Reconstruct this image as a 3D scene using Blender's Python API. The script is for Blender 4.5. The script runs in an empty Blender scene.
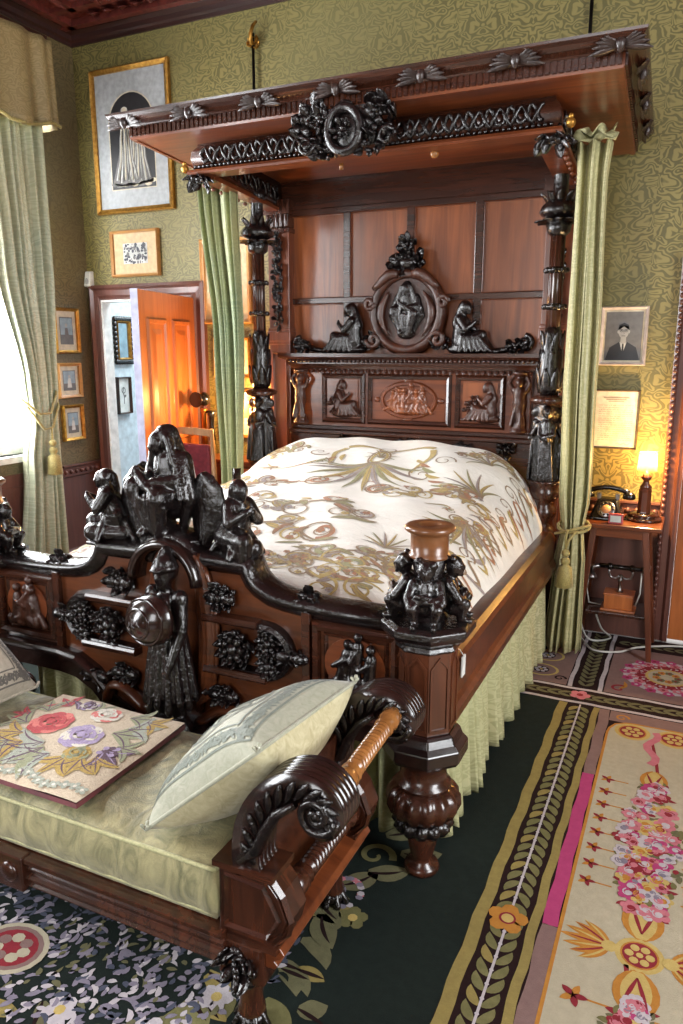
import bpy, bmesh, math, random
from math import sin, cos, pi, radians as R, sqrt, atan2
from mathutils import Vector, Matrix, Euler
S = bpy.context.scene
COL = S.collection
# ------------------------------------------------------------------ camera, world, light, exposure
cam = bpy.data.cameras.new('camera'); camo = bpy.data.objects.new('camera', cam); COL.objects.link(camo)
camo.location = (0, 0, 1.55); camo.rotation_euler = (R(90 - 12.2), 0, R(25))
cam.sensor_fit = 'VERTICAL'; cam.sensor_height = 36; cam.lens = 36 * 750 / 1024; cam.clip_start = .05
S.camera = camo
S.view_settings.view_transform = 'Standard'; S.view_settings.look = 'None'
S.view_settings.gamma = 1; S.view_settings.use_curve_mapping = False
S.view_settings.exposure = 0.25
w = bpy.data.worlds.new('world'); S.world = w; w.use_nodes = True
w.node_tree.nodes['Background'].inputs[0].default_value = (1, .97, .95, 1)
w.node_tree.nodes['Background'].inputs[1].default_value = 3

def area(name, loc, rot, sx, sy, power, col):
    l = bpy.data.lights.new(name, 'AREA'); l.shape = 'RECTANGLE'; l.size = sx; l.size_y = sy
    l.energy = power; l.color = col
    o = bpy.data.objects.new(name, l); COL.objects.link(o); o.location = loc; o.rotation_euler = [R(a) for a in rot]
    return o
def point(name, loc, power, col, rad=.03):
    l = bpy.data.lights.new(name, 'POINT'); l.energy = power; l.color = col; l.shadow_soft_size = rad
    o = bpy.data.objects.new(name, l); COL.objects.link(o); o.location = loc
    return o
DAY = (.94, .97, 1)
area('daylight_by_curtain', (-4.2, 3.1, 1.98), (0, -90, 0), 2.6, 2.2, 400, DAY)      # outside the curtained window
area('daylight_far_window', (-4.3, -.2, 2.0), (0, -90, 0), 2.3, 1.4, 210, DAY)        # next window along the same wall
area('daylight_behind', (-.9, -2.6, 2.1), (90, 0, 0), 1.6, 2.3, 70, DAY)              # window behind the photographer
area('daylight_right', (2.9, .9, 2.0), (0, 90, 0), 2.3, 1.6, 190, DAY)               # window in the right-hand wall
area('daylight_next_room', (-3.1, 5.4, 2.9), (0, 0, 0), 1.0, 1.6, 75, (.85, .95, 1))

# ------------------------------------------------------------------ materials
def lin(c):
    return tuple(((v / 255) / 12.92 if v / 255 <= .04045 else ((v / 255 + .055) / 1.055) ** 2.4) for v in c)
class NT:
    def __init__(s, name):
        s.m = bpy.data.materials.new(name); s.m.use_nodes = True; s.t = s.m.node_tree
        s.b = s.t.nodes['Principled BSDF']
    def n(s, typ, **k):
        x = s.t.nodes.new(typ)
        for a, v in k.items(): setattr(x, a, v)
        return x
    def l(s, a, b): s.t.links.new(a, b)
    def val(s, sock, v):
        if isinstance(v, (int, float, tuple, list)): sock.default_value = v
        else: s.l(v, sock)
    def math(s, op, a, b=0, c=0):
        x = s.n('ShaderNodeMath', operation=op)
        s.val(x.inputs[0], a); s.val(x.inputs[1], b); s.val(x.inputs[2], c)
        return x.outputs[0]
    def mix(s, f, a, b):
        x = s.n('ShaderNodeMix', data_type='RGBA')
        s.val(x.inputs[0], f); s.val(x.inputs[6], a); s.val(x.inputs[7], b)
        return x.outputs[2]
    def coord(s, scale=(1, 1, 1), rot=(0, 0, 0)):
        c = s.n('ShaderNodeTexCoord'); m = s.n('ShaderNodeMapping')
        m.inputs['Scale'].default_value = scale; m.inputs['Rotation'].default_value = rot
        s.l(c.outputs['Object'], m.inputs[0]); return m.outputs[0]
    def noise(s, vec, sc, det=3, rough=.5, dist=0):
        x = s.n('ShaderNodeTexNoise'); x.inputs['Scale'].default_value = sc; x.inputs['Detail'].default_value = det
        x.inputs['Roughness'].default_value = rough; x.inputs['Distortion'].default_value = dist
        s.l(vec, x.inputs['Vector']); return x.outputs['Fac']
    def ramp(s, f, a, b):
        x = s.n('ShaderNodeMapRange'); s.val(x.inputs[0], f)
        x.inputs[1].default_value = a; x.inputs[2].default_value = b; return x.outputs[0]
    def bump(s, h, st, dist=.01):
        x = s.n('ShaderNodeBump'); x.inputs['Strength'].default_value = st; x.inputs['Distance'].default_value = dist
        s.l(h, x.inputs['Height']); s.l(x.outputs[0], s.b.inputs['Normal'])
def c4(c): return lin(c) + (1,)
def wood(name, c1, c2, rough=.3, grain='Z', coat=.3, sc=1, carve=0):
    t = NT(name); g = {'X': (1, 14, 14), 'Y': (14, 1, 14), 'Z': (14, 14, 1)}[grain]
    v = t.coord(tuple(a * sc for a in g))
    f = t.ramp(t.noise(v, 1.6, 5, .6, 1.2), .32, .7)
    big = t.ramp(t.noise(t.coord(), 3, 2), .35, .7)
    c = t.mix(f, c4(c1), c4(c2)); c = t.mix(t.math('MULTIPLY', big, .45), c, c4(c1))
    t.l(c, t.b.inputs['Base Color']); t.b.inputs['Roughness'].default_value = rough
    t.b.inputs['Coat Weight'].default_value = coat; t.b.inputs['Coat Roughness'].default_value = .15
    if carve:
        t.bump(t.noise(t.coord(), carve, 3, .6, .6), .7, .006)
    else: t.bump(f, .08, .002)
    return t.m
def plain(name, c, rough=.5, metal=0, c2=None, nsc=20, bump=0, spec=.5, trans=0, emit=None, es=0):
    t = NT(name); t.b.inputs['Roughness'].default_value = rough; t.b.inputs['Metallic'].default_value = metal
    t.b.inputs['Specular IOR Level'].default_value = spec
    n = t.noise(t.coord(), nsc, 3)
    t.l(t.mix(t.ramp(n, .3, .7), c4(c), c4(c2 or tuple(int(v * .86) for v in c))), t.b.inputs['Base Color'])
    if bump: t.bump(n, bump, .004)
    if emit: t.b.inputs['Emission Color'].default_value = c4(emit); t.b.inputs['Emission Strength'].default_value = es
    return t.m
def damask(name, c1, c2, ax='X', tw=.3, th=.42, rough=.55, amt=1, thr=(.42, .6), c3=None, bump=.25, sc=1.8):
    """mirrored scrolling motif: the two halves of each repeat fold about its middle"""
    t = NT(name); co = t.n('ShaderNodeTexCoord'); sp = t.n('ShaderNodeSeparateXYZ'); t.l(co.outputs['Object'], sp.inputs[0])
    u = t.math('DIVIDE', sp.outputs['X' if ax == 'X' else 'Y'], tw)
    vv = t.math('DIVIDE', sp.outputs['Y' if ax == 'XY' else 'Z'], th) if ax != 'XY' else t.math('DIVIDE', sp.outputs['Y'], th)
    if ax == 'XY': u = t.math('DIVIDE', sp.outputs['X'], tw)
    colid = t.math('FLOOR', u); half = t.math('MULTIPLY', t.math('MODULO', t.math('ABSOLUTE', colid), 2), .5)
    a = t.math('ABSOLUTE', t.math('SUBTRACT', t.math('FRACT', u), .5))
    v2 = t.math('FRACT', t.math('ADD', vv, half))
    s2 = t.math('MULTIPLY', t.math('SINE', t.math('MULTIPLY', v2, 2 * pi)), .5)
    c2_ = t.math('MULTIPLY', t.math('COSINE', t.math('MULTIPLY', v2, 2 * pi)), .5)
    cb = t.n('ShaderNodeCombineXYZ'); t.l(t.math('MULTIPLY', a, 1.6), cb.inputs[0]); t.l(s2, cb.inputs[1]); t.l(c2_, cb.inputs[2])
    nz = t.noise(cb.outputs[0], sc, 1.2, .4, .6)
    f = t.ramp(t.math('MULTIPLY_ADD', t.math('SINE', t.math('MULTIPLY', nz, 46)), .5, .5), thr[0], thr[1])
    f = t.math('MULTIPLY', f, amt)
    col = t.mix(f, c4(c1), c4(c2))
    big = t.ramp(t.noise(t.coord(), 1.3, 2), .35, .7)
    if c3: col = t.mix(t.math('MULTIPLY', big, .6), col, c4(c3))
    t.l(col, t.b.inputs['Base Color']); t.b.inputs['Roughness'].default_value = rough
    fine = t.noise(t.coord(), 260, 2)
    t.bump(t.math('ADD', f, t.math('MULTIPLY', fine, .35)), bump, .003)
    return t.m
def cloth(name, c1, c2, rough=.7, sheen=.3, sc=9, bump=.25, stripe=None, st=(1, 1, 1)):
    t = NT(name); v = t.coord(st)
    f = t.ramp(t.noise(v, sc, 4, .6, 1.5), .35, .68)
    col = t.mix(f, c4(c1), c4(c2))
    t.l(col, t.b.inputs['Base Color']); t.b.inputs['Roughness'].default_value = rough
    t.b.inputs['Sheen Weight'].default_value = sheen
    t.bump(t.math('ADD', t.noise(t.coord(), 220, 2), f), bump, .002)
    return t.m
M = {}
M['dark'] = wood('dark_mahogany', (36, 18, 12), (74, 38, 23), .26, 'X')
M['darkz'] = wood('dark_mahogany_upright', (37, 19, 13), (80, 41, 25), .26, 'Z')
M['ebony'] = wood('near_black_carved_wood', (12, 9, 10), (28, 19, 18), .2, 'Z', .4, carve=70)
M['carved'] = wood('brown_carved_wood', (46, 24, 17), (82, 44, 29), .3, 'Z', .3, carve=90)
M['red'] = wood('red_mahogany', (80, 38, 20), (126, 66, 34), .28, 'X')
M['redz'] = wood('red_mahogany_upright', (74, 36, 22), (124, 66, 38), .3, 'Z')
M['panel'] = wood('figured_mahogany_panel', (92, 46, 24), (150, 84, 44), .32, 'Z', sc=.6)
M['mid'] = wood('brown_mahogany', (60, 30, 16), (106, 57, 30), .28, 'X')
M['midz'] = wood('brown_mahogany_upright', (54, 28, 17), (98, 52, 30), .28, 'Z')
M['ebonyarm'] = wood('polished_black_mahogany', (20, 12, 11), (44, 24, 19), .2, 'X', .4)
M['orange'] = wood('orange_varnished_pine', (150, 82, 40), (190, 112, 58), .34, 'Z', .2)
M['brass_wood'] = wood('golden_turned_wood', (120, 76, 36), (168, 112, 60), .26, 'Z', .4)
M['cup'] = wood('honey_brown_turned_wood', (92, 56, 32), (128, 82, 48), .3, 'X', .3)
M['frame'] = wood('brown_painted_frame', (84, 50, 42), (108, 68, 58), .35, 'Z', .2)
M['dado'] = wood('plum_brown_dado', (84, 50, 42), (108, 68, 56), .45, 'Z', .1)
M['coffer'] = plain('red_brown_embossed_ceiling', (112, 50, 42), .4, 0, (72, 32, 28), 30, .5)
M['cornice'] = wood('black_red_cornice', (38, 17, 15), (62, 28, 23), .4, 'X', .15)
M['paper'] = damask('olive_damask_wallpaper', (136, 124, 72), (88, 82, 44), 'X', .26, .36, .5, .95, (.35, .7), (118, 112, 72), sc=2.0)
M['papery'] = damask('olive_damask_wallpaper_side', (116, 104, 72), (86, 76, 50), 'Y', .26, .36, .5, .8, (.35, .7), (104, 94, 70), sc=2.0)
M['white'] = plain('white_paint', (225, 226, 222), .5)
M['bluewall'] = plain('pale_blue_wall', (208, 222, 230), .7)
M['gold'] = plain('gilt', (196, 150, 70), .35, .75, (150, 105, 42), 40, .3)
M['brass'] = plain('brass', (190, 140, 70), .3, 1)
M['black'] = plain('black_bakelite', (14, 13, 13), .22)
M['iron'] = plain('dark_iron', (40, 38, 38), .4, .9)
M['chrome'] = plain('dull_chrome', (150, 148, 148), .3, 1)
M['cord'] = plain('white_cable', (205, 205, 198), .5)
M['glass_dark'] = plain('dark_print', (44, 44, 46), .35, 0, (30, 30, 32), 8)
# ------------------------------------------------------------------ mesh tools
class MB:
    def __init__(s): s.v = []; s.f = []; s.m = []; s.s = []
    def add(s, vs, fs, mi=0, sm=False):
        b = len(s.v); s.v += [tuple(p) for p in vs]
        for f in fs: s.f.append([b + i for i in f]); s.m.append(mi); s.s.append(sm)
        return s
    def box(s, x0, x1, y0, y1, z0, z1, mi=0):
        vs = [(x, y, z) for z in (z0, z1) for y in (y0, y1) for x in (x0, x1)]
        return s.add(vs, [(0, 2, 3, 1), (4, 5, 7, 6), (0, 1, 5, 4), (2, 6, 7, 3), (0, 4, 6, 2), (1, 3, 7, 5)], mi)
    def hexa(s, bot, top, mi=0):
        return s.add(list(bot) + list(top), [(3, 2, 1, 0), (4, 5, 6, 7)] + [(i, (i + 1) % 4, 4 + (i + 1) % 4, 4 + i) for i in range(4)], mi)
    def rings(s, rg, mi=0, sm=True, cap=True, closed=True):
        n = len(rg[0]); vs = [p for r in rg for p in r]; fs = []
        for i in range(len(rg) - 1):
            for j in range(n if closed else n - 1):
                k = (j + 1) % n; fs.append((i * n + j, i * n + k, (i + 1) * n + k, (i + 1) * n + j))
        b = len(s.v); s.add(vs, fs, mi, sm)
        if cap and closed:
            s.f.append([b + j for j in reversed(range(n))]); s.m.append(mi); s.s.append(False)
            s.f.append([b + (len(rg) - 1) * n + j for j in range(n)]); s.m.append(mi); s.s.append(False)
        return s
    def lathe(s, prof, c=(0, 0, 0), seg=20, mi=0, flute=None, mat=None, sm=True, ph=0):
        rg = []
        for r, z in prof:
            ring = []
            for j in range(seg):
                a = 2 * pi * j / seg + ph; rr = r
                if flute and flute[2] <= z <= flute[3]: rr = r * (1 + flute[1] * abs(sin(flute[0] * a / 2)) - flute[1] * .5)
                p = Vector((rr * cos(a), rr * sin(a), z))
                if mat: p = mat @ p
                ring.append((p.x + c[0], p.y + c[1], p.z + c[2]))
            rg.append(ring)
        return s.rings(rg, mi, sm)
    def tube(s, path, rad, seg=8, mi=0, flat=1, N=None):
        P = [Vector(p) for p in path]; n = len(P)
        rr = rad if isinstance(rad, (list, tuple)) else [rad] * n
        rg = []; prev = Vector(N) if N else None
        for i in range(n):
            T = (P[min(i + 1, n - 1)] - P[max(i - 1, 0)])
            T = T.normalized() if T.length > 1e-9 else Vector((0, 0, 1))
            if prev is None: prev = T.orthogonal()
            a = prev - T * prev.dot(T)
            a = a.normalized() if a.length > 1e-6 else T.orthogonal().normalized()
            if not N: prev = a
            b = T.cross(a)
            rg.append([P[i] + a * (rr[i] * flat * cos(2 * pi * j / seg)) + b * (rr[i] * sin(2 * pi * j / seg)) for j in range(seg)])
        return s.rings(rg, mi)
    def sweep(s, path, prof, N, mi=0, sm=False, scale=None, closed=False):
        """profile (a,b): a along N x T, b along N"""
        P = [Vector(p) for p in path]; n = len(P); N = Vector(N).normalized(); rg = []
        for i in range(n):
            if closed: t1 = (P[i] - P[i - 1]).normalized(); t2 = (P[(i + 1) % n] - P[i]).normalized()
            else:
                t1 = (P[i] - P[max(i - 1, 0)]); t2 = (P[min(i + 1, n - 1)] - P[i])
                if i == 0: t1 = t2
                if i == n - 1: t2 = t1
                t1 = t1.normalized(); t2 = t2.normalized()
            T = (t1 + t2); T = T.normalized() if T.length > 1e-6 else t1
            A = N.cross(T).normalized(); k = 1 / max(.5, sqrt(max(.01, (1 + t1.dot(t2)) / 2)))
            sc = scale[i] if scale else 1
            rg.append([P[i] + A * (a * k * sc) + N * b for a, b in prof])
        if closed: rg.append(rg[0])
        return s.rings(rg, mi, sm, cap=not closed)
    def prism(s, poly, d0, d1, ax='Y', mi=0, sm=False):
        def P(a, b, d): return {'Y': (a, d, b), 'X': (d, a, b), 'Z': (a, b, d)}[ax]
        n = len(poly); vs = [P(a, b, d0) for a, b in poly] + [P(a, b, d1) for a, b in poly]
        s.add(vs, [tuple(range(n))[::-1], tuple(range(n, 2 * n))], mi)
        b = len(s.v) - 2 * n
        for i in range(n): s.f.append([b + i, b + (i + 1) % n, b + n + (i + 1) % n, b + n + i]); s.m.append(mi); s.s.append(sm)
        return s
    def ell(s, c, r, seg=10, rows=6, mi=0, mat=None):
        if isinstance(r, (int, float)): r = (r, r, r)
        rg = []
        for i in range(rows + 1):
            th = pi * (i / rows) ; th = min(max(th, .06), pi - .06)
            ring = []
            for j in range(seg):
                p = Vector((r[0] * sin(th) * cos(2 * pi * j / seg), r[1] * sin(th) * sin(2 * pi * j / seg), -r[2] * cos(th)))
                if mat: p = mat @ p
                ring.append((p.x + c[0], p.y + c[1], p.z + c[2]))
            rg.append(ring)
        return s.rings(rg, mi)
    def cap(s, a, ra, b, rb, seg=9, mi=0):
        """tapered capsule with round ends"""
        A = Vector(a); B = Vector(b); T = B - A; L = T.length
        T = T.normalized() if L > 1e-6 else Vector((0, 0, 1))
        pts = []; rad = []
        for k in (-.98, -.8, -.45, 0): pts.append(A + T * (ra * k)); rad.append(ra * sqrt(1 - k * k))
        for k in (0, .45, .8, .98): pts.append(B + T * (rb * k)); rad.append(rb * sqrt(1 - k * k))
        U = T.orthogonal().normalized(); V = T.cross(U)
        return s.rings([[p + U * (r * cos(2 * pi * j / seg)) + V * (r * sin(2 * pi * j / seg)) for j in range(seg)] for p, r in zip(pts, rad)], mi)
    def leaf(s, base, d, nrm, L, W, curl=.4, mi=0, th=.004):
        """pointed leaf with a raised midrib; grows along d and curls towards nrm"""
        d = Vector(d).normalized(); nrm = Vector(nrm).normalized(); sd = d.cross(nrm).normalized(); nrm = sd.cross(d)
        base = Vector(base); rg = []
        for i in range(6):
            t = i / 5; wd = W * (sin(pi * min(1, t * .93 + .07)) ** .8) * .5 + .001
            a = curl * 2.4 * t; c = base + d * (L * sin(a) / (curl * 2.4)) + nrm * (L * (1 - cos(a)) / (curl * 2.4))
            up = (nrm * cos(a) - d * sin(a)); hh = .35 * wd
            rg.append([c - sd * wd, c - sd * (wd * .5) + up * (hh * .4), c + up * (hh * 1.1 + th), c + sd * (wd * .5) + up * (hh * .4), c + sd * wd, c - up * th])
        return s.rings(rg, mi, True)
    def xf(s, fn): s.v = [tuple(fn(Vector(p))) for p in s.v]; return s
    def merge(s, o, fn=None, mi=None):
        b = len(s.v); s.v += [tuple(fn(Vector(p))) if fn else p for p in o.v]
        s.f += [[b + i for i in f] for f in o.f]; s.m += [mi if mi is not None else k for k in o.m]; s.s += o.s; return s
    def build(s, name, mats, parent=None, bev=0, sub=0, solid=0, label=None):
        me = bpy.data.meshes.new(name); me.from_pydata(s.v, [], s.f)
        for k in (mats if isinstance(mats, (list, tuple)) else [mats]): me.materials.append(M[k] if isinstance(k, str) else k)
        for p, mi, sm in zip(me.polygons, s.m, s.s): p.material_index = mi; p.use_smooth = sm
        bm = bmesh.new(); bm.from_mesh(me); bmesh.ops.recalc_face_normals(bm, faces=bm.faces); bm.to_mesh(me); bm.free()
        return link(me, name, parent, bev, sub, solid, label)
def link(me, name, parent=None, bev=0, sub=0, solid=0, label=None):
    o = bpy.data.objects.new(name, me); COL.objects.link(o)
    if parent:
        o.parent = parent
        if parent.type == 'EMPTY': o.matrix_parent_inverse = Matrix.Translation(-parent.location)
    if solid: m = o.modifiers.new('solid', 'SOLIDIFY'); m.thickness = solid; m.offset = 0
    if bev: m = o.modifiers.new('bevel', 'BEVEL'); m.width = bev; m.segments = 2; m.limit_method = 'ANGLE'; m.angle_limit = R(40)
    if sub: m = o.modifiers.new('sub', 'SUBSURF'); m.levels = sub; m.render_levels = sub
    if label: o['label'] = label
    return o
def tag(o, label, cat=None, group=None, kind=None):
    if label: o['label'] = label
    if cat: o['category'] = cat
    if group: o['group'] = group
    if kind: o['kind'] = kind
    return o
def thing(name, loc, label, cat, group=None):
    o = bpy.data.objects.new(name, None); o.empty_display_size = .1; COL.objects.link(o); o.location = loc
    return tag(o, label, cat, group)
def struct(o): o['kind'] = 'structure'; return o
def fuse(mb, vox=.006, it=4, name='fused'):
    """melt overlapping shapes into one continuous skin; returns mesh data"""
    me = bpy.data.meshes.new(name); me.from_pydata(mb.v, [], mb.f)
    bm = bmesh.new(); bm.from_mesh(me); bmesh.ops.recalc_face_normals(bm, faces=bm.faces); bm.to_mesh(me); bm.free()
    o = bpy.data.objects.new('tmp', me); COL.objects.link(o)
    r = o.modifiers.new('r', 'REMESH'); r.mode = 'VOXEL'; r.voxel_size = vox
    if it: q = o.modifiers.new('s', 'SMOOTH'); q.iterations = it; q.factor = .5
    dg = bpy.context.evaluated_depsgraph_get(); dg.update()
    out = bpy.data.meshes.new_from_object(o.evaluated_get(dg), depsgraph=dg)
    bpy.data.objects.remove(o); bpy.data.meshes.remove(me)
    out.name = name
    for p in out.polygons: p.use_smooth = True
    return out
def placed(me, name, mat, parent, loc, rz=0, sc=1, mirror=False, label=None, rx=0, ry=0):
    """one carved piece: its vertices are moved to where it stands"""
    q = me.copy(); q.name = name
    mt = Matrix.Translation(loc) @ Euler((rx, ry, rz)).to_matrix().to_4x4() @ Matrix.Diagonal((-sc if mirror else sc, sc, sc, 1))
    q.transform(mt)
    if mirror: q.flip_normals()
    q.materials.clear(); q.materials.append(M[mat])
    return link(q, name, parent, label=label)
def rect(x0, x1, z0, z1, y): return [(x0, y, z0), (x1, y, z0), (x1, y, z1), (x0, y, z1)]
OVO = [(-.5, 0), (-.5, .5), (-.3, .8), (-.1, .95), (.1, 1), (.3, .8), (.32, .55), (.5, .4), (.5, 0)]
def ovo(w, h): return [(a * w, b * h) for a, b in OVO]
def spiral(cx, cz, r0, r1, a0, turns, n=22, y=0):
    return [(cx + (r0 + (r1 - r0) * i / n) * cos(a0 + 2 * pi * turns * i / n), y, cz + (r0 + (r1 - r0) * i / n) * sin(a0 + 2 * pi * turns * i / n)) for i in range(n + 1)]
def foliage(mb, c, rx, rz, n, seed, nrm=(0, -1, 0), L=.05, mi=0, berries=6):
    """carved spray of curling leaves with berries, worked on a face with normal nrm"""
    rd = random.Random(seed); nrm = Vector(nrm).normalized()
    U = nrm.cross(Vector((0, 0, 1))); U = U.normalized() if U.length > .1 else Vector((1, 0, 0)); V = U.cross(nrm) * -1
    c = Vector(c)
    for i in range(n):
        a = 2 * pi * i / n + rd.uniform(-.3, .3); k = rd.uniform(.15, .75)
        b = c + U * (rx * k * cos(a)) + V * (rz * k * sin(a))
        d = U * (cos(a + rd.uniform(-.5, .5)) * rx) + V * (sin(a + rd.uniform(-.5, .5)) * rz) + nrm * rd.uniform(.2, .6) * min(rx, rz)
        mb.leaf(b, d, nrm, L * rd.uniform(.8, 1.3), L * rd.uniform(.6, .9), rd.choice((.45, .6, .3)), mi)
    for i in range(n):
        a = rd.uniform(0, 6.28); k = sqrt(rd.uniform(0, .8)); q = L * rd.uniform(.14, .28)
        mb.ell(c + U * (rx * k * cos(a)) + V * (rz * k * sin(a)) + nrm * q * .3, q, 7, 5, mi)
    for i in range(berries):
        a = rd.uniform(0, 6.28); k = rd.uniform(0, .6)
        mb.ell(c + U * (rx * k * cos(a)) + V * (rz * k * sin(a)) + nrm * rd.uniform(.01, .025), L * rd.uniform(.16, .26), 8, 5, mi)
    return mb
def rosette(m, c, R, seed=0, mi=0):
    """bossed flower head carved in the round on the front face"""
    c = Vector(c); r_ = random.Random(seed)
    m.ell(c + Vector((0, -R * .25, 0)), (R * .34, R * .34, R * .34), 10, 7, mi)
    for k, (n, q, s) in enumerate(((7, .5, .24), (10, .82, .2))):
        for i in range(n):
            a = 2 * pi * (i + .5 * k) / n; p = c + Vector((R * q * cos(a), -R * (.22 - .14 * k), R * q * sin(a))); m.ell(p, R * s * r_.uniform(.85, 1.1), 8, 6, mi)
            m.leaf(c + Vector((R * q * .7 * cos(a), -R * .05, R * q * .7 * sin(a))), (cos(a + .3), -.35, sin(a + .3)), (0, -1, 0), R * .7, R * .4, .5, mi)
    return m
class Flat:
    """patches woven, printed or stitched into a surface; fn(u, v, h) gives the surface point"""
    def __init__(s, fn, step=.0005): s.fn = fn; s.mb = MB(); s.step = step
    def poly(s, pts, mi, layer=1):
        n = len(pts); cu = sum(p[0] for p in pts) / n; cv = sum(p[1] for p in pts) / n; h = layer * s.step
        s.mb.add([s.fn(cu, cv, h)] + [s.fn(u, v, h) for u, v in pts], [(0, 1 + i, 1 + (i + 1) % n) for i in range(n)], mi); return s
    def disc(s, u, v, ru, rv, mi, layer=1, n=14, a0=0, wob=0):
        return s.poly([(u + ru * (1 + wob * sin(5 * t)) * cos(t + a0) , v + rv * (1 + wob * sin(5 * t)) * sin(t + a0)) for t in [2 * pi * i / n for i in range(n)]], mi, layer)
    def ring(s, u, v, ru, rv, wd, mi, layer=1, n=22):
        return s.stroke([(u + ru * cos(2 * pi * i / n), v + rv * sin(2 * pi * i / n)) for i in range(n + 1)], wd, mi, layer)
    def stroke(s, pts, wd, mi, layer=1, ends=1):
        n = len(pts); h = layer * s.step; vs = []
        for i, (u, v) in enumerate(pts):
            a = pts[max(i - 1, 0)]; b = pts[min(i + 1, n - 1)]; du, dv = b[0] - a[0], b[1] - a[1]; L = sqrt(du * du + dv * dv) or 1
            k = (wd[i] if isinstance(wd, (list, tuple)) else wd) / 2
            if k < .0004: k = .0004
            vs += [s.fn(u - dv / L * k, v + du / L * k, h), s.fn(u + dv / L * k, v - du / L * k, h)]
        s.mb.add(vs, [(2 * i, 2 * i + 1, 2 * i + 3, 2 * i + 2) for i in range(n - 1)], mi); return s
    def leaf(s, u, v, ang, L, W, mi, layer=1, bend=0, n=7):
        pts = []; wd = []
        for i in range(n + 1):
            t = i / n; a = ang + bend * t
            pts.append((u + L * t * cos(a), v + L * t * sin(a))); wd.append(W * sin(pi * min(1, .08 + t * .92)) ** .8)
        return s.stroke(pts, wd, mi, layer)
    def curl(s, u, v, r, a0, turns, wd, mi, layer=1, n=20, r1=.15):
        pts = [(u + r * (1 - (1 - r1) * i / n) * cos(a0 + 2 * pi * turns * i / n), v + r * (1 - (1 - r1) * i / n) * sin(a0 + 2 * pi * turns * i / n)) for i in range(n + 1)]
        return s.stroke(pts, [wd * (1.1 - .6 * i / n) for i in range(n + 1)], mi, layer)
    def flower(s, u, v, r, mi, mc, layer=1, n=5, a0=0):
        for i in range(n):
            a = a0 + 2 * pi * i / n; s.disc(u + r * .6 * cos(a), v + r * .6 * sin(a), r * .45, r * .45, mi, layer + .2 * (i % 2), 8)
        return s.disc(u, v, r * .34, r * .34, mc, layer + .6, 8)
# ------------------------------------------------------------------ the room
XL, YB, ZC = -3.96, 4.25, 3.61
XR, YF = 2.6, -2.7
m = MB(); m.box(XL - .3, XR + .2, YF - .3, YB + .12, -.12, -.012); M['boards'] = wood('brown_floorboards', (58, 38, 28), (82, 56, 40), .4, 'Y')
struct(m.build('floor', 'boards'))
m = MB(); m.box(XL - .2, XR + .2, YF - .2, YB + .2, ZC, ZC + .1)
for k, d in enumerate((.09, .27, .55)):                                   # moulded bands that follow the walls
    m.box(XL, XR, YB - d - .05, YB - d, ZC - .04 + .01 * k, ZC); m.box(XL + d, XL + d + .05, YF, YB - d, ZC - .04 + .01 * k, ZC)
for i in range(26):
    x = XL + .35 + i * .11
    m.leaf((x, YB - .15, ZC - .01), (.5, -1, 0), (0, 0, -1), .12, .09, .3); m.leaf((x, YB - .40, ZC - .01), (.5, -1, 0), (0, 0, -1), .14, .08, .3)
    y = YB - .4 - i * .11
    m.leaf((XL + .22, y, ZC - .01), (1, .5, 0), (0, 0, -1), .1, .07, .3); m.leaf((XL + .45, y, ZC - .01), (1, .5, 0), (0, 0, -1), .14, .08, .3)
struct(m.build('ceiling', 'coffer'))
PRC = [(0, 0), (0, -.10), (.012, -.10), (.016, -.08), (.03, -.07), (.036, -.045), (.06, -.03), (.07, -.008), (.07, 0)]
def cornice(name, p0, p1, inward):
    m = MB(); iv = Vector(inward); rg = [[Vector(p) + iv * a + Vector((0, 0, b)) for a, b in PRC] for p in (p0, p1)]
    m.rings(rg, 0, False); struct(m.build(name, 'cornice'))
cornice('trim_1', (XL, YB, ZC), (XR, YB, ZC), (0, -1, 0)); cornice('trim_2', (XL, YF, ZC), (XL, YB, ZC), (1, 0, 0))
# back wall with two doorways
DX0, DX1, DZ = -3.83, -3.06, 1.89
EX0, EX1, EZ = -.035, .95, 1.93
m = MB()
for x0, x1, z0, z1 in ((XL - .1, DX0, 0, ZC), (DX0, DX1, DZ, ZC), (DX1, EX0, 0, ZC), (EX0, EX1, EZ, ZC), (EX1, XR, 0, ZC)):
    m.box(x0, x1, YB, YB + .05, z0, z1)
struct(m.build('wall_back', 'paper'))
# left wall with two windows
WY0, WY1, WZ0, WZ1 = 2.05, 3.74, .88, 3.2
VY0, VY1 = -.9, .5
m = MB()
for y0, y1, z0, z1 in ((WY1, YB + .1, 0, ZC), (WY0, WY1, 0, WZ0), (WY0, WY1, WZ1, ZC), (VY1, WY0, 0, ZC), (VY0, VY1, 0, WZ0), (VY0, VY1, WZ1, ZC), (YF, VY0, 0, ZC)):
    m.box(XL - .14, XL, y0, y1, z0, z1)
struct(m.build('wall_left', 'papery'))
m = MB()
for x0, x1, z0, z1 in ((XL, -1.75, 0, ZC), (-1.75, -.05, 0, .9), (-1.75, -.05, 3.3, ZC), (-.05, .75, 0, ZC), (.75, 2.45, 0, ZC), (2.45, XR, 0, ZC)):
    m.box(x0, x1, YF - .12, YF, z0, z1)
struct(m.build('wall_front', 'paper'))
m = MB()
for y0, y1, z0, z1 in ((YF, .05, 0, ZC), (.05, 1.75, 0, .85), (.05, 1.75, 3.2, ZC), (1.75, YB, 0, ZC)): m.box(XR, XR + .12, y0, y1, z0, z1)
struct(m.build('wall_right', 'papery'))
m = MB()
for a in (.05, 1.69, .87): m.box(XR + .03, XR + .09, a, a + .06, .85, 3.2)
for z in (.85, 3.14, 2.0): m.box(XR + .03, XR + .09, .05, 1.75, z, z + .06)
struct(m.build('window_4', 'white'))
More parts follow.
